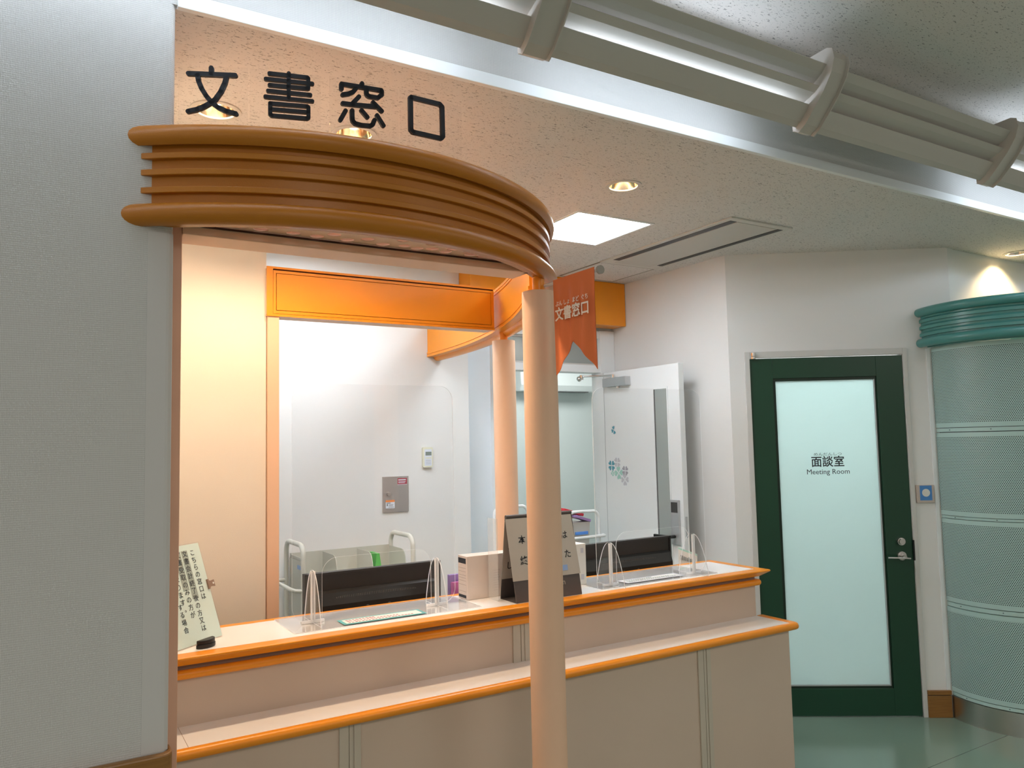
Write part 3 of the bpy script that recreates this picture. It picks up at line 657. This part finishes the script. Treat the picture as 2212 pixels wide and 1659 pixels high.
for i in range(9): hr_.prism([(-.022, .025 + i * .0095, .0002), (random.uniform(-.005, .012), .026 + i * .0095, .0002), (random.uniform(-.005, .012), .0268 + i * .0095, .0002), (-.022, .0258 + i * .0095, .0002)], (0, 0, .0003))
hr_.build('small_print', 'recess_brown', bf)
wb = thing('white_box', 'small white box behind the right leg of the table sign', 'box', (1.925, 2.73, TZ))
MB().box(1.862, 1.985, 2.682, 2.79, TZ, 1.122).build('body', 'paper', wb, bevel=.0015)
MB().box(1.958, 1.972, 2.6808, 2.682, 1.085, 1.105).box(1.958, 1.972, 2.6808, 2.682, .975, .997).build('label', 'clover_pale', wb)
# clear upright sheet between box file and table sign
tag(MB().box(1.508, 1.5105, 2.60, 2.672, TZ, 1.262).build('clear_divider', 'acrylic_milky'), 'milky clear upright sheet beside the left edge of the table sign', 'divider')

# ------------------------------------------------------------------ desk behind the counter
def monitor(dx, label):
    t = thing('monitor', label, 'monitor', (1.17 + dx, 3.0, .70), 'monitors seen from behind')
    x0, x1 = .888 + dx, 1.456 + dx
    MB().box(x0, x1, 2.995, 3.02, .755, 1.062).build('screen_shell', 'monitor_black', t, bevel=.004)
    MB().box(x0 - .002, x0 + .006, 2.99, 3.022, .75, 1.066).box(x1 - .006, x1 + .002, 2.99, 3.022, .75, 1.066).box(x0, x1, 2.99, 3.022, 1.058, 1.066).build('bezel', 'charcoal', t)
    h = MB(); h.prism([(x0 + .012, 2.996, .77), (x0 + .012, 2.962, .79), (x0 + .012, 2.962, .945), (x0 + .012, 2.978, .988), (x0 + .012, 2.996, 1.0)], (x1 - x0 - .024, 0, 0)); hs = h.build('back_housing', 'monitor_black', t, bevel=.006)
    v_ = MB(); n_ = 46
    for i in range(n_):
        f_ = i / (n_ - 1); hh_ = .008 + .010 * math.sin(PI * f_) ** .5
        xx = x0 + .115 + f_ * .33
        v_.box(xx, xx + .0035, 2.9705, 2.974, .968 - hh_ / 2, .968 + hh_ / 2)
    v_.build('vent_slots', 'vent_grey', hs)
    for f_ in (.42, .58):
        MB().cyl((x0 + f_ * (x1 - x0), 2.962, .925), (x0 + f_ * (x1 - x0), 2.960, .925), .007, 16).build('screw', 'vent_grey', hs)
    MB().box(1.13 + dx, 1.21 + dx, 2.955, 2.975, .705, .80).build('stand', 'monitor_black', t)
    MB().box(1.05 + dx, 1.29 + dx, 2.90, 3.055, .70, .706).build('stand_base', 'monitor_black', t)
    return t
monitor(0, 'black computer monitor seen from behind under the left acrylic shield')
monitor(1.288, 'black computer monitor seen from behind at the right end of the counter')
st_ = thing('stationery_tray', 'purple and pink desk organiser between the left monitor and the box file', 'organiser', (1.51, 2.92, .70))
MB().box(1.470, 1.60, 2.93, 2.95, .70, 1.012).build('divider', 'purple', st_); MB().box(1.472, 1.60, 2.90, 2.925, .70, .985).build('pocket', 'magenta', st_)
MB().box(1.515, 1.56, 2.88, 2.895, .70, .975).build('cover', 'jade', st_); MB().box(1.492, 1.53, 2.862, 2.876, .70, .955).build('card', 'sticker_white', st_)
MB().box(1.534, 1.58, 2.858, 2.872, .70, .953).build('card', 'sticker_orange', st_)
cdp = thing('desk_calendar', 'white desk calendar with mint top edge behind the right monitor end', 'calendar', (2.78, 2.93, .70))
MB().prism([(2.752, 2.945, .70), (2.80, 2.865, .70), (2.80, 2.865, .982), (2.752, 2.945, 1.012)], (.003, .002, 0)).build('page', 'paper', cdp)
MB().prism([(2.7515, 2.9445, 1.004), (2.7995, 2.8645, .974), (2.7995, 2.8645, .982), (2.7515, 2.9445, 1.012)], (.004, .003, 0)).build('top_edge', 'mint', cdp)
pr_ = MB()
for i in range(9):
    f_ = .12 + i * .085; xx = 2.7512 + .048 * f_; yy = 2.9442 - .08 * f_
    pr_.box(xx - .001, xx + .0005, yy - .0035, yy - .0005, .955 - .02 * f_, .975 - .02 * f_ + random.uniform(-.004, .004))
pr_.build('print', 'ink_grey', cdp)

# ------------------------------------------------------------------ carts against the back wall
bc = thing('book_cart', 'cream metal file cart with tube handles against the white back wall', 'cart', (1.415, 3.97, 0))
def uframe(x, y0, y1, z0, zt, r):
    c = .055
    pts = [(x, y1, z0), (x, y1, zt - c)] + [(x, y1 - c + c * math.cos(t), zt - c + c * math.sin(t)) for t in (.3, .6, .9, 1.2, PI / 2)] + [(x, y0 + c - c * math.sin(t), zt - c + c * math.cos(t)) for t in (0, .3, .6, .9, 1.2, PI / 2)] + [(x, y0, z0)]
    return MB().tube(pts, r, 14)
for x in (1.125, 1.705):
    f = uframe(x, 3.82, 4.12, .06, 1.072, .0125).build('side_frame', 'cart_cream', bc)
    for y in (3.82, 4.12): MB().ball((x, y, .035), .033).build('caster', 'charcoal', f)
MB().box(1.14, 1.69, 4.105, 4.11, .86, 1.005).build('back_panel', 'cart_panel', bc)
MB().prism([(1.14, 3.815, .905), (1.14, 4.105, .86), (1.14, 4.105, .872), (1.14, 3.815, .917)], (.55, 0, 0)).build('shelf', 'cart_panel', bc)
MB().box(1.14, 1.69, 3.812, 3.818, .90, .938).build('shelf_rail', 'cart_cream', bc)
MB().box(1.14, 1.69, 3.83, 4.10, .33, .345).build('lower_shelf', 'cart_panel', bc)
for x in (1.142, 1.31, 1.50, 1.685):
    pr = [(3.86, .90), (4.10, .87), (4.10, 1.0), (3.93, 1.0)] + [(3.93 - .05 * math.sin(t), .955 + .045 * math.cos(t)) for t in (.4, .8, 1.2)]
    MB().prism([(x, a, b) for a, b in pr], (.003, 0, 0)).build('divider', 'cart_panel', bc)
MB().box(1.135, 1.14, 3.84, 4.10, .55, .985).build('side_panel', 'cart_panel', bc)
MB().box(1.1325, 1.135, 3.88, 3.95, .945, .965).build('side_label', 'blue_pale', bc)
for i, (x0, x1, c_) in enumerate(((1.15, 1.21, 'pink'), (1.235, 1.30, 'pink'), (1.33, 1.41, 'blue'), (1.43, 1.51, 'pink'), (1.525, 1.59, 'blue'), (1.615, 1.685, 'pink'))):
    o = MB().box(x0, x1, 3.8105, 3.812, .909, .931).build('shelf_label', c_, bc)
    b_ = MB()
    for k in range(4): b_.box(x0 + .008 + k * .013, x0 + .015 + k * .013, 3.81, 3.8105, .914, .926)
    b_.build('label_print', 'sticker_white' if c_ == 'pink' else 'ink_dark', o)
MB().tube([(1.125, 3.82, .855), (1.085, 3.82, .86), (1.07, 3.84, .865), (1.07, 4.10, .865), (1.085, 4.12, .87), (1.125, 4.12, .87)], .010).build('push_handle', 'cart_cream', bc)
tag(MB().prism([(1.535, 3.93, .893), (1.575, 3.93, .893), (1.562, 3.93, .985), (1.546, 3.93, .985)], (0, .1, 0)).build('folder', 'green'), 'green folder leaning on the shelf of the cream file cart', 'folder')
b2 = thing('basket_cart', 'white tube cart carrying file bins in front of the doorway', 'cart', (2.75, 3.85, 0))
def ht(x0, x1, y, z0, zt, c=.05, r=.0095):
    return MB().tube([(x0, y, z0), (x0, y, zt - c)] + [(x0 + c - c * math.cos(t), y, zt - c + c * math.sin(t)) for t in (.3, .6, .9, 1.2, PI / 2)] + [(x1 - c + c * math.sin(t), y, zt - c + c * math.cos(t)) for t in (.3, .6, .9, 1.2, PI / 2)] + [(x1, y, z0)], r, 12)
ht(2.72, 2.955, 3.85, .05, 1.128).build('side_frame', 'paint_white', b2); ht(2.36, 2.60, 4.10, .05, 1.165).build('side_frame', 'paint_white', b2)
for p in ((2.72, 3.85), (2.955, 3.85), (2.36, 4.10), (2.60, 4.10)): MB().ball((*p, .03), .028).build('caster', 'charcoal', b2)
MB().tube([(2.70, 3.83, .972), (2.98, 3.83, .975), (2.99, 3.86, .975)], .0095).build('cross_bar', 'paint_white', b2)
MB().prism([(2.72, 3.86, .62), (2.955, 3.86, .62), (2.60, 4.11, .62), (2.36, 4.11, .62)], (0, 0, .012)).build('shelf', 'paint_white', b2)
bn = thing('file_bin', 'pale grey file bin with a blue label on the basket cart', 'bin', (2.82, 3.95, .632))
MB().prism([(2.78, 3.90, .632), (2.89, 3.90, .632), (2.915, 3.885, 1.06), (2.755, 3.885, 1.06)], (0, .12, 0)).build('body', 'slat_white', bn, bevel=.003)
MB().box(2.80, 2.895, 3.881, 3.886, .985, 1.003).build('label', 'blue', bn)
tag(MB().box(2.66, 2.75, 3.87, 4.02, .632, 1.085).build('document_case', 'mint', bevel=.004), 'pale mint document case beside the grey file bin', 'case')
for i, (x, y, c_, ln_, z, an, nm, lb_) in enumerate(((2.80, 3.92, 'red', .15, 1.122, -.28, 'file', 'red file lying across the file bins on the basket cart'), (2.79, 4.02, 'yellow', .16, 1.100, -.24, 'file', 'yellow file lying under the red file on the basket cart'), (2.86, 3.91, 'lilac', .12, 1.082, -.30, 'file', 'lilac file on the grey bin with the blue label'))):
    xf = Matrix.Translation((x, y, z)) @ Matrix.Rotation(-an, 4, 'Y')
    tag(MB(xf).box(-ln_ / 2, ln_ / 2, -.03, .05, -.008, .008).build(nm, c_, bevel=.002), lb_, 'file')
tag(MB(Matrix.Translation((2.40, 4.02, .92)) @ Matrix.Rotation(.10, 4, 'Y')).box(-.012, .012, -.06, .05, -.288, .235).build('file', 'sticker_white'), 'white file with pink spine text standing on the far end of the basket cart', 'file')

# ------------------------------------------------------------------ back wall fittings
ph = thing('wall_hatch', 'grey steel access hatch with red and orange stickers on the white wall', 'hatch', (1.769, 4.19, 1.17))
MB().box(1.689, 1.848, 4.192, 4.2, 1.170, 1.374).build('plate', 'steel_dull', ph, bevel=.002)
MB().cyl((1.7235, 4.192, 1.275), (1.7235, 4.184, 1.275), .0105, 24).build('latch', 'steel', ph)
o = MB().box(1.779, 1.838, 4.1912, 4.192, 1.325, 1.362).build('red_sticker', 'crimson', ph)
MB().box(1.784, 1.830, 4.1908, 4.1912, 1.349, 1.355).box(1.784, 1.829, 4.1908, 4.1912, 1.340, 1.343).box(1.784, 1.825, 4.1908, 4.1912, 1.334, 1.337).box(1.779, 1.838, 4.1908, 4.1912, 1.3245, 1.327).build('sticker_print', 'sticker_white', o)
o = MB().box(1.706, 1.760, 4.1912, 4.192, 1.194, 1.229).build('white_sticker', 'sticker_white', ph)
MB().box(1.706, 1.760, 4.1908, 4.192, 1.229, 1.240).build('orange_band', 'sticker_orange', o)
MB().box(1.710, 1.735, 4.1908, 4.1912, 1.222, 1.226).box(1.712, 1.718, 4.1908, 4.1912, 1.208, 1.219).box(1.723, 1.752, 4.1908, 4.1912, 1.214, 1.216).box(1.723, 1.750, 4.1908, 4.1912, 1.207, 1.209).box(1.722, 1.756, 4.1908, 4.1912, 1.199, 1.201).build('sticker_print', 'ink_grey', o)
tcn = thing('wall_controller', 'cream wall controller with small grey screen above the hatch', 'controller', (1.97, 4.19, 1.418))
xf = frame3((1.9695, 4.2, 1.477), (1, 0, 0), (0, 0, 1))
flatpoly('body', rrect(-.032, .032, -.059, .059, .008), 'controller_cream', tcn, xf, .016)
flatpoly('face', [(-.022, -.050), (.024, -.050), (.024, .046), (-.022, .046)], 'sticker_white', tcn, xf, .001, .016)
flatpoly('screen', [(-.016, .010), (.022, .010), (.022, .032), (-.016, .032)], 'lcd', tcn, xf, .0008, .017)
for i in range(3): flatpoly('button', [(-.015 + i * .013, -.008), (-.005 + i * .013, -.008), (-.005 + i * .013, .000), (-.015 + i * .013, .000)], 'controller_cream', tcn, xf, .002, .017)
for yy in (-.020, -.030, -.040): flatpoly('print_row', [(-.015, yy), (.018, yy), (.018, yy + .0025), (-.015, yy + .0025)], 'clover_grey', tcn, xf, .0003, .017)
ln = thing('pelmet', 'orange box pelmet under the ceiling over the far doorway', 'pelmet', (2.8, 4.12, 2.31))
MB().box(2.20, 3.395, 4.06, 4.198, 2.318, ZC - .002).build('box', 'orange', ln, bevel=.003)
MB().box(2.20, 2.236, 4.053, 4.06, 2.318, ZC - .002).build('end_strip', 'orange', ln)

# doorway with open white leaf
dj = struct(MB().box(3.275, 3.398, 4.195, 4.30, 0, 2.30).box(2.45, 2.52, 4.21, 4.30, 0, 2.30).box(2.52, 3.275, 4.20, 4.30, 2.012, 2.062).box(2.52, 3.275, 4.20, 4.30, 2.245, 2.30), 'trim_9', 'paint_white', 'white frame of the far doorway', bevel=.002)
w1 = struct(MB().box(2.53, 3.25, 4.235, 4.24, 2.065, 2.243), 'window_1', 'glass_grey', 'transom pane above the open white door')
MB().box(2.52, 3.275, 4.225, 4.235, 2.062, 2.074).box(2.52, 3.275, 4.225, 4.235, 2.233, 2.245).box(3.258, 3.275, 4.225, 4.235, 2.074, 2.233).build('window_frame', 'frame_grey', w1)
d2 = tag(MB().box(3.222, 3.262, 3.392, 4.185, .01, 2.0).build('door_2', 'paint_white', org=(3.24, 4.18, 0), bevel=.002), 'open white office door with narrow window', None, None, 'structure')
gx = 3.222
MB().box(gx - .004, gx, 3.487, 3.497, .612, 1.856).box(gx - .004, gx, 3.612, 3.624, .612, 1.856).box(gx - .004, gx, 3.487, 3.624, 1.856, 1.868).box(gx - .004, gx, 3.487, 3.624, .60, .612).build('window_bead', 'paint_white', d2)
MB().box(gx - .0012, gx, 3.497, 3.612, .612, 1.856).build('window_pane', 'glass_grey', d2)
MB().box(gx - .002, gx - .0012, 3.602, 3.612, .612, 1.856).build('pane_rebate', 'vent_grey', d2)
MB().box(gx - .0015, gx, 4.10, 4.103, .01, 2.0).build('leaf_groove', 'metal_grey', d2)
lk = MB().box(gx - .014, gx, 3.418, 3.488, .935, 1.195).build('lock_case', 'metal_grey', d2, bevel=.003)
MB().box(gx - .016, gx - .014, 3.428, 3.480, 1.122, 1.182).build('reader', 'charcoal', lk)
hd = MB(); hd.cyl((gx - .014, 3.455, .983), (gx - .06, 3.455, .983), .0095).box(gx - .068, gx - .052, 3.455, 3.585, .974, .992); hd.build('handle', 'black_gloss', d2, bevel=.004)
MB().box(3.234, 3.25, 3.3905, 3.392, .98, 1.10).build('strike_plate', 'metal_grey', d2)
cs = MB().box(gx - .045, gx, 3.825, 4.06, 1.90, 1.957).build('closer', 'metal_grey', d2, bevel=.003)
MB().cyl((gx - .022, 3.97, 1.957), (gx - .022, 3.97, 1.978), .012, 16).tube([(gx - .022, 3.97, 1.974), (3.19, 4.08, 1.978), (3.105, 4.19, 1.982)], .006).cyl((3.105, 4.19, 1.99), (3.105, 4.19, 1.96), .014, 16).ball((3.09, 4.195, 1.965), .018).build('closer_arm', 'chrome', cs)
MB().cyl((gx - .022, 3.93, 1.90), (gx - .022, 3.93, 1.888), .012, 16).build('closer_valve', 'steel', cs)
# clover stickers on the leaf
def clover(y, z, r, c_, label, rot=0, n_=4, grp='clover stickers on the open white door'):
    t = thing('clover_sticker', label, 'sticker', (gx - .0003, y, z), grp)
    xf = frame3((gx - .0004, y, z), (0, -1, 0), (0, 0, 1)) @ Matrix.Rotation(rot, 4, 'Z')
    bk = MB(xf); pb = MB(xf)
    for k in range(4):
        if k >= n_: continue
        R_ = Matrix.Rotation(k * PI / 2, 4, 'Z')
        heart = []
        for i in range(24):
            t_ = 2 * PI * i / 24
            hx = 16 * math.sin(t_) ** 3; hy = 13 * math.cos(t_) - 5 * math.cos(2 * t_) - 2 * math.cos(3 * t_) - math.cos(4 * t_)
            heart.append((hx / 34, (hy + 17) / 30 + .06))
        for b_, s_, l_, th in ((bk, 1.12, 0, .0005), (pb, .95, .0005, .0003)):
            b_.prism([R_ @ Vector((a * r * s_, (b * r - .02 * r * (s_ > 1)) * (1.04 if s_ > 1 else 1), l_)) for a, b in heart], (0, 0, th))
    bk.build('backing', 'sticker_white', t); pb.build('leaves', c_, t)
clover(4.007, 1.619, .026, 'clover_teal', 'three-leaf teal clover sticker alone near the top of the white door', .3, 3)
clover(4.042, 1.388, .034, 'clover_teal', 'teal four-leaf clover sticker at the left of the sticker cluster', .75)
clover(3.984, 1.409, .032, 'clover_pale', 'pale grey clover sticker at the top of the sticker cluster', .7)
clover(4.033, 1.338, .018, 'clover_mint', 'smallest mint clover sticker below the teal one', .1)
clover(3.972, 1.342, .040, 'clover_mint', 'large mint clover sticker in the middle of the cluster', .1)
clover(3.907, 1.357, .031, 'clover_grey', 'dark grey clover sticker at the right of the cluster', .75)
clover(3.912, 1.300, .036, 'clover_pale', 'pale grey clover sticker at the bottom of the cluster', .05)
# air conditioner in the far room
ac = thing('air_conditioner', 'white wall air conditioner seen through the doorway', 'air conditioner', (4.18, 6.1, 2.02))
MB().prism([(3.78, y, z) for y, z in ((6.2, 2.03), (6.05, 2.02), (6.02, 2.08), (6.03, 2.22), (6.2, 2.24))], (.85, 0, 0)).build('body', 'paint_white', ac, bevel=.012)
MB().box(3.95, 4.55, 6.03, 6.10, 2.017, 2.024).build('outlet', 'vent_grey', ac)

# ------------------------------------------------------------------ green meeting room door
dr = thing('door_1', 'dark green meeting room door with tall frosted pane', None, tuple(WD @ Vector((.54, 0, 0))), None, 'structure')
MB(WD).box(.087, .1145, -.010, .06, 0, 2.04).box(.1145, .9695, -.010, .06, 2.004, 2.04).box(.9695, .994, -.010, .06, 0, 2.04).build('door_frame', 'frame_grey', dr, bevel=.002)
lf = MB(WD).box(.1155, .243, .0, .038, .006, 2.0).box(.821, .968, 0, .038, .006, 2.0).box(.243, .821, 0, .038, 1.884, 2.0).box(.243, .821, 0, .038, .006, .154).build('leaf', 'door_green', dr, bevel=.0015)
MB(WD).box(.243, .258, .008, .03, .154, 1.884).box(.811, .821, .008, .03, .154, 1.884).box(.258, .811, .008, .03, 1.868, 1.884).box(.258, .811, .008, .03, .154, .166).build('glazing_bead', 'door_green_dark', lf)
MB(WD).box(.8065, .811, .006, .018, .166, 1.868).box(.258, .811, .006, .018, .166, .1715).build('edge_strip', 'metal_grey', lf)
pn = MB(WD).box(.258, .8065, .014, .020, .1715, 1.868).build('pane', 'frosted', dr)
def on_door(u_, z_, d_=.014): return frame3(WD @ Vector((u_, d_, z_)), UX, (0, 0, 1))
text('lettering', '面談室', .0645, 'ink', pn, on_door(.531, 1.4015), bold=.012, sx=.97, lift=.0008)
text('lettering', 'めんだんしつ', .0195, 'ink_grey', pn, on_door(.533, 1.4465), sx=1.36, lift=.0008)
text('lettering', 'Meeting Room', .0405, 'ink_dark', pn, on_door(.531, 1.3475), lift=.0008)
MB(WD).cyl((.131, -.022, 1.997), (.131, -.022, 2.011), .014, 20).cyl((.131, -.022, 2.014), (.131, -.022, 2.032), .014, 20).box(.122, .142, -.022, .0, 1.998, 2.010).box(.122, .142, -.022, -.009, 2.016, 2.03).build('hinge', 'chrome', dr)
MB(WD).cyl((.899, 0, .956), (.899, -.022, .956), .021, 28).cyl((.899, -.022, .956), (.899, -.034, .956), .0175, 28, .016).build('lock', 'steel', dr)
hn = MB(WD); hn.cyl((.902, 0, .876), (.902, -.012, .876), .024, 28).cyl((.902, -.012, .876), (.902, -.048, .874), .011, 20)
hn.tube([(.930, -.050, .866), (.915, -.052, .868), (.88, -.052, .870), (.812, -.050, .872)], .0052); hn.build('lever', 'steel', dr)
MB(WD).box(.9655, .973, -.0108, .03, .850, .962).build('strike', 'black', dr)

rs = thing('door_sign', 'small blue sign with a white circle right of the green door', 'sign', tuple(WD @ Vector((1.05, -.01, 1.165))))
MB(WD).box(1.0, 1.098, -.012, 0, 1.166, 1.265).build('frame', 'sign_frame', rs, bevel=.002)
MB(WD).box(1.018, 1.083, -.0135, -.012, 1.180, 1.262).build('panel', 'sign_blue', rs)
MB(WD).cyl((1.0505, -.0135, 1.222), (1.0505, -.0145, 1.222), .0215, 36).build('disc', 'sign_white', rs)

# ------------------------------------------------------------------ teal curved screen
tb = thing('curved_screen', 'curved mint perforated metal screen with teal ribbed canopy and steel base', 'screen', (4.70, 2.32, 0))
TC = (4.70, 2.32); ta0, ta1 = 152, 378
def sheet(z0, z1, r, n=110):
    b_ = MB(); b_.uv = []
    for i in range(n + 1):
        t_ = math.radians(ta0 + (ta1 - ta0) * i / n)
        for z in (z0, z1):
            b_.v.append(Vector((TC[0] + r * math.cos(t_), TC[1] + r * math.sin(t_), z))); b_.uv.append((r * (t_ - math.radians(ta0)) + .3, z - z0))
    for i in range(n): b_.f.append([2 * i, 2 * i + 2, 2 * i + 3, 2 * i + 1]); b_.mi.append(0); b_.sm.append(True)
    return b_
for i, (z0, z1) in enumerate(((.143, .600), (.630, 1.082), (1.101, 1.554), (1.582, 2.035))):
    p = MB().sweep(TC, rect_prof(.405, .4195, z0, z1), ta0, ta1, 100).build('panel', 'teal_light', tb)
    sheet(z0 + .0243, z1 - .0243, .4199).build('perforated_sheet', 'perforated_teal', p)
for z0, z1 in ((.122, .139), (.604, .626), (1.085, 1.098), (1.558, 1.579)):
    j = MB().sweep(TC, rect_prof(.40, .4165, z0, z1), ta0, ta1, 100).build('joint_strip', 'teal_light', tb)
    sc_ = MB()
    for k in range(8):
        t_ = math.radians(ta0 + 14 + k * 30); d_ = Vector((math.cos(t_), math.sin(t_), 0)); c_ = Vector((*TC, (z0 + z1) / 2)) + d_ * .4165
        sc_.cyl(c_, c_ + d_ * .001, .003, 10)
    sc_.build('screws', 'ink_grey', j)
MB().sweep(TC, rect_prof(.395, .40, .12, 2.03), ta0, ta1, 100).build('liner', 'ink_dark', tb)
MB().sweep(TC, rect_prof(.41, .4245, 0, .119), ta0, ta1, 100).build('kick_plate', 'steel', tb)
TK = (4.69, 2.285); k0, k1 = 147, 388
MB().sweep(TK, rect_prof(.44, .475, 2.045, 2.24), k0, k1, 100).build('canopy_face', 'teal', tb)
for z in (2.063, 2.236): MB().sweep(TK, circ_prof(.484, z, .025, 18), k0, k1, 100).build('canopy_roll', 'teal', tb)
for z in (2.098, 2.137, 2.176): MB().sweep(TK, [(.474, z), (.486, z + .001), (.486, z + .017), (.474, z + .028)], k0, k1, 100).build('canopy_rib', 'teal', tb)
MB().sweep(TK, rect_prof(.40, .46, 2.036, 2.046), k0 + 3, k1 - 3, 100).build('canopy_underside', 'teal', tb)

# ------------------------------------------------------------------ ceiling fittings
def square_lamp(x0, x1, y0, y1, label):
    t = thing('ceiling_lamp', label, 'lamp', ((x0 + x1) / 2, (y0 + y1) / 2, ZC), 'square office ceiling lamps')
    f_ = .012
    e_ = .004
    MB().box(x0 - f_, x1 + f_, y0 - f_, y0 + e_, ZC - .004, ZC).box(x0 - f_, x1 + f_, y1 - e_, y1 + f_, ZC - .004, ZC).box(x0 - f_, x0 + e_, y0 + e_, y1 - e_, ZC - .004, ZC).box(x1 - e_, x1 + f_, y0 + e_, y1 - e_, ZC - .004, ZC).build('frame', 'paint_white', t)
    MB().box(x0 + .001, x1 - .001, y0 + .001, y1 - .001, ZC + .010, ZC + .02).build('diffuser', 'panel_glow', t)
    g_ = MB()
    for i in (1, 2):
        xx = x0 + (x1 - x0) * i / 3; yy = y0 + (y1 - y0) * i / 3
        g_.box(xx - .002, xx + .002, y0 + .004, y1 - .004, ZC + .006, ZC + .010).box(x0 + .004, x1 - .004, yy - .002, yy + .002, ZC + .006, ZC + .010)
    g_.build('louver', 'prism', t)
    return t
square_lamp(*SQ[0], 'bright square recessed ceiling lamp right of the canopy'); square_lamp(*SQ[1], 'added square ceiling lamp, unseen above the canopy, to brighten the office')  # second lamp is added out of view to brighten the office
def downlight(x, y, on, label, warm=(1, .73, .49)):
    t = thing('downlight', label, 'lamp', (x, y, ZC), 'round recessed downlights')
    r_ = MB(); n_ = 40
    MB().sweep((x, y), rect_prof(.059, .076, ZC - .004, ZC + .001), 0, 360, 48).build('ring', 'vent_plate', t)
    vs = []; 
    for rr, zz in ((.061, ZC), (.055, ZC + .03), (.035, ZC + .075)):
        vs += [(x + rr * math.cos(2 * PI * i / n_), y + rr * math.sin(2 * PI * i / n_), zz) for i in range(n_)]
    r_.add(vs, [(k * n_ + i, k * n_ + (i + 1) % n_, (k + 1) * n_ + (i + 1) % n_, (k + 1) * n_ + i) for k in (0, 1) for i in range(n_)] + [[2 * n_ + i for i in range(n_)]], 0, True)
    r_.build('reflector', 'reflector', t)
    MB().ball((x, y, ZC + .045), .020, 16).build('bulb', 'bulb_warm' if on else 'paper', t)
    if on: light_spot('lamp_light', (x, y, ZC + .012), POW['spot'] * on, warm, 128, .5, .03, t)
    return t
downlight(*DL[0], 1.0, 'lit warm downlight in the ceiling above the left end of the canopy')
downlight(*DL[1], 1.0, 'lit warm downlight in the ceiling above the middle of the canopy')
downlight(*DL[2], .10, 'dim downlight in the ceiling right of the canopy beside the square lamp')
downlight(*DL[3], .55, 'warm downlight washing the wall above the teal screen', (1, .72, .36))
av = thing('ceiling_vent', 'long rectangular ceiling air conditioner cassette with two black slots', 'vent', (3.05, 3.08, ZC - .01))
MB().box(2.828, 3.268, 2.575, 3.60, ZC - .008, ZC).build('plate', 'vent_plate', av, bevel=.002)
MB().box(2.908, 3.180, 2.61, 3.56, ZC - .0105, ZC - .008).build('grille_panel', 'plate_inner', av)
for x0, x1 in ((2.858, 2.902), (3.194, 3.234)): MB().box(x0, x1, 2.61, 3.51, ZC - .0092, ZC - .008).build('slot', 'black', av)
MB().box(3.212, 3.218, 2.61, 3.51, ZC - .0105, ZC - .0092).build('flap', 'vent_grey', av)
chh = thing('ceiling_hatch', 'square access hatch outlined in the ceiling beyond the vent', 'hatch', (3.05, 3.81, ZC - .004))
MB().box(2.847, 3.258, 3.617, 4.022, ZC - .003, ZC).build('panel', 'ceiling_board', chh)
MB().box(2.838, 2.847, 3.607, 4.032, ZC - .004, ZC).box(3.258, 3.267, 3.607, 4.032, ZC - .004, ZC).box(2.847, 3.258, 3.607, 3.617, ZC - .004, ZC).box(2.847, 3.258, 4.022, 4.032, ZC - .004, ZC).build('frame', 'knob_grey', chh)

# louvred cove light hanging along the dropped ceiling edge
cv = thing('cove_light', 'long white louvred tube light with ring bands along the dropped ceiling edge', 'lamp', (1.9, 1.68, 2.62))
SL = [((1.737, 2.627), (1.716, 2.640), (1.691, 2.668), (1.677, 2.686)), ((1.698, 2.701), (1.677, 2.709), (1.654, 2.719), (1.634, 2.734)), ((1.657, 2.751), (1.641, 2.760), (1.621, 2.774), (1.601, 2.796))]
RX = [(1.111, 1.200), (2.246, 2.330), (3.432, 3.520)]
secs = [(-3.6, 1.111), (1.200, 2.246), (2.330, 3.432), (3.520, 6.5)]
for a, b in secs:
    for pr in SL:
        vs = []; t_ = .003
        for x in (a, b): vs += [(x, y, z) for y, z in pr] + [(x, y + t_ * .7, z + t_) for y, z in pr[::-1]]
        MB().add(vs, [list(range(8)), [8 + i for i in range(8)]] + [(i, (i + 1) % 8, 8 + (i + 1) % 8, 8 + i) for i in range(8)]).build('slat', 'slat_white', cv)
for a, b in RX:
    arc = [(1.753, 2.618), (1.737, 2.614), (1.707, 2.633), (1.670, 2.673), (1.629, 2.720), (1.594, 2.774), (1.581, 2.817), (1.587, 2.841), (1.601, 2.850)]
    outl = [(y, z) for y, z in arc] + [(y + .004, z + .003) for y, z in arc[::-1]]
    rg = MB().prism([(a + .004, y, z) for y, z in outl], (b - a - .008, 0, 0)).build('ring_band', 'slat_white', cv)
    rim = [(y - .010 * (1 if 0 < i < 8 else .3), z - .009 * (1 if 0 < i < 7 else -.2)) for i, (y, z) in enumerate(arc)]
    for x in (a, b - .004):
        MB().prism([(x, y, z) for y, z in rim] + [(x, 1.674, 2.847), (x, 1.753, 2.768)], (.004, 0, 0)).build('ring_flange', 'slat_white', rg)
    MB().box((a + b) / 2 - .015, (a + b) / 2 + .015, 1.785, YW, 2.756, 2.766).build('bracket', 'slat_white', rg)
for a, b in ((-3.4, 1.04), (1.265, 2.18), (3.59, 6.4)):
    MB().cyl((a, 1.749, 2.655), (b, 1.749, 2.655), .012, 16).build('tube', 'tube_glow', cv)
MB().box(-3.5, 6.45, 1.765, 1.785, 2.715, 2.766).build('spine', 'paint_white', cv)
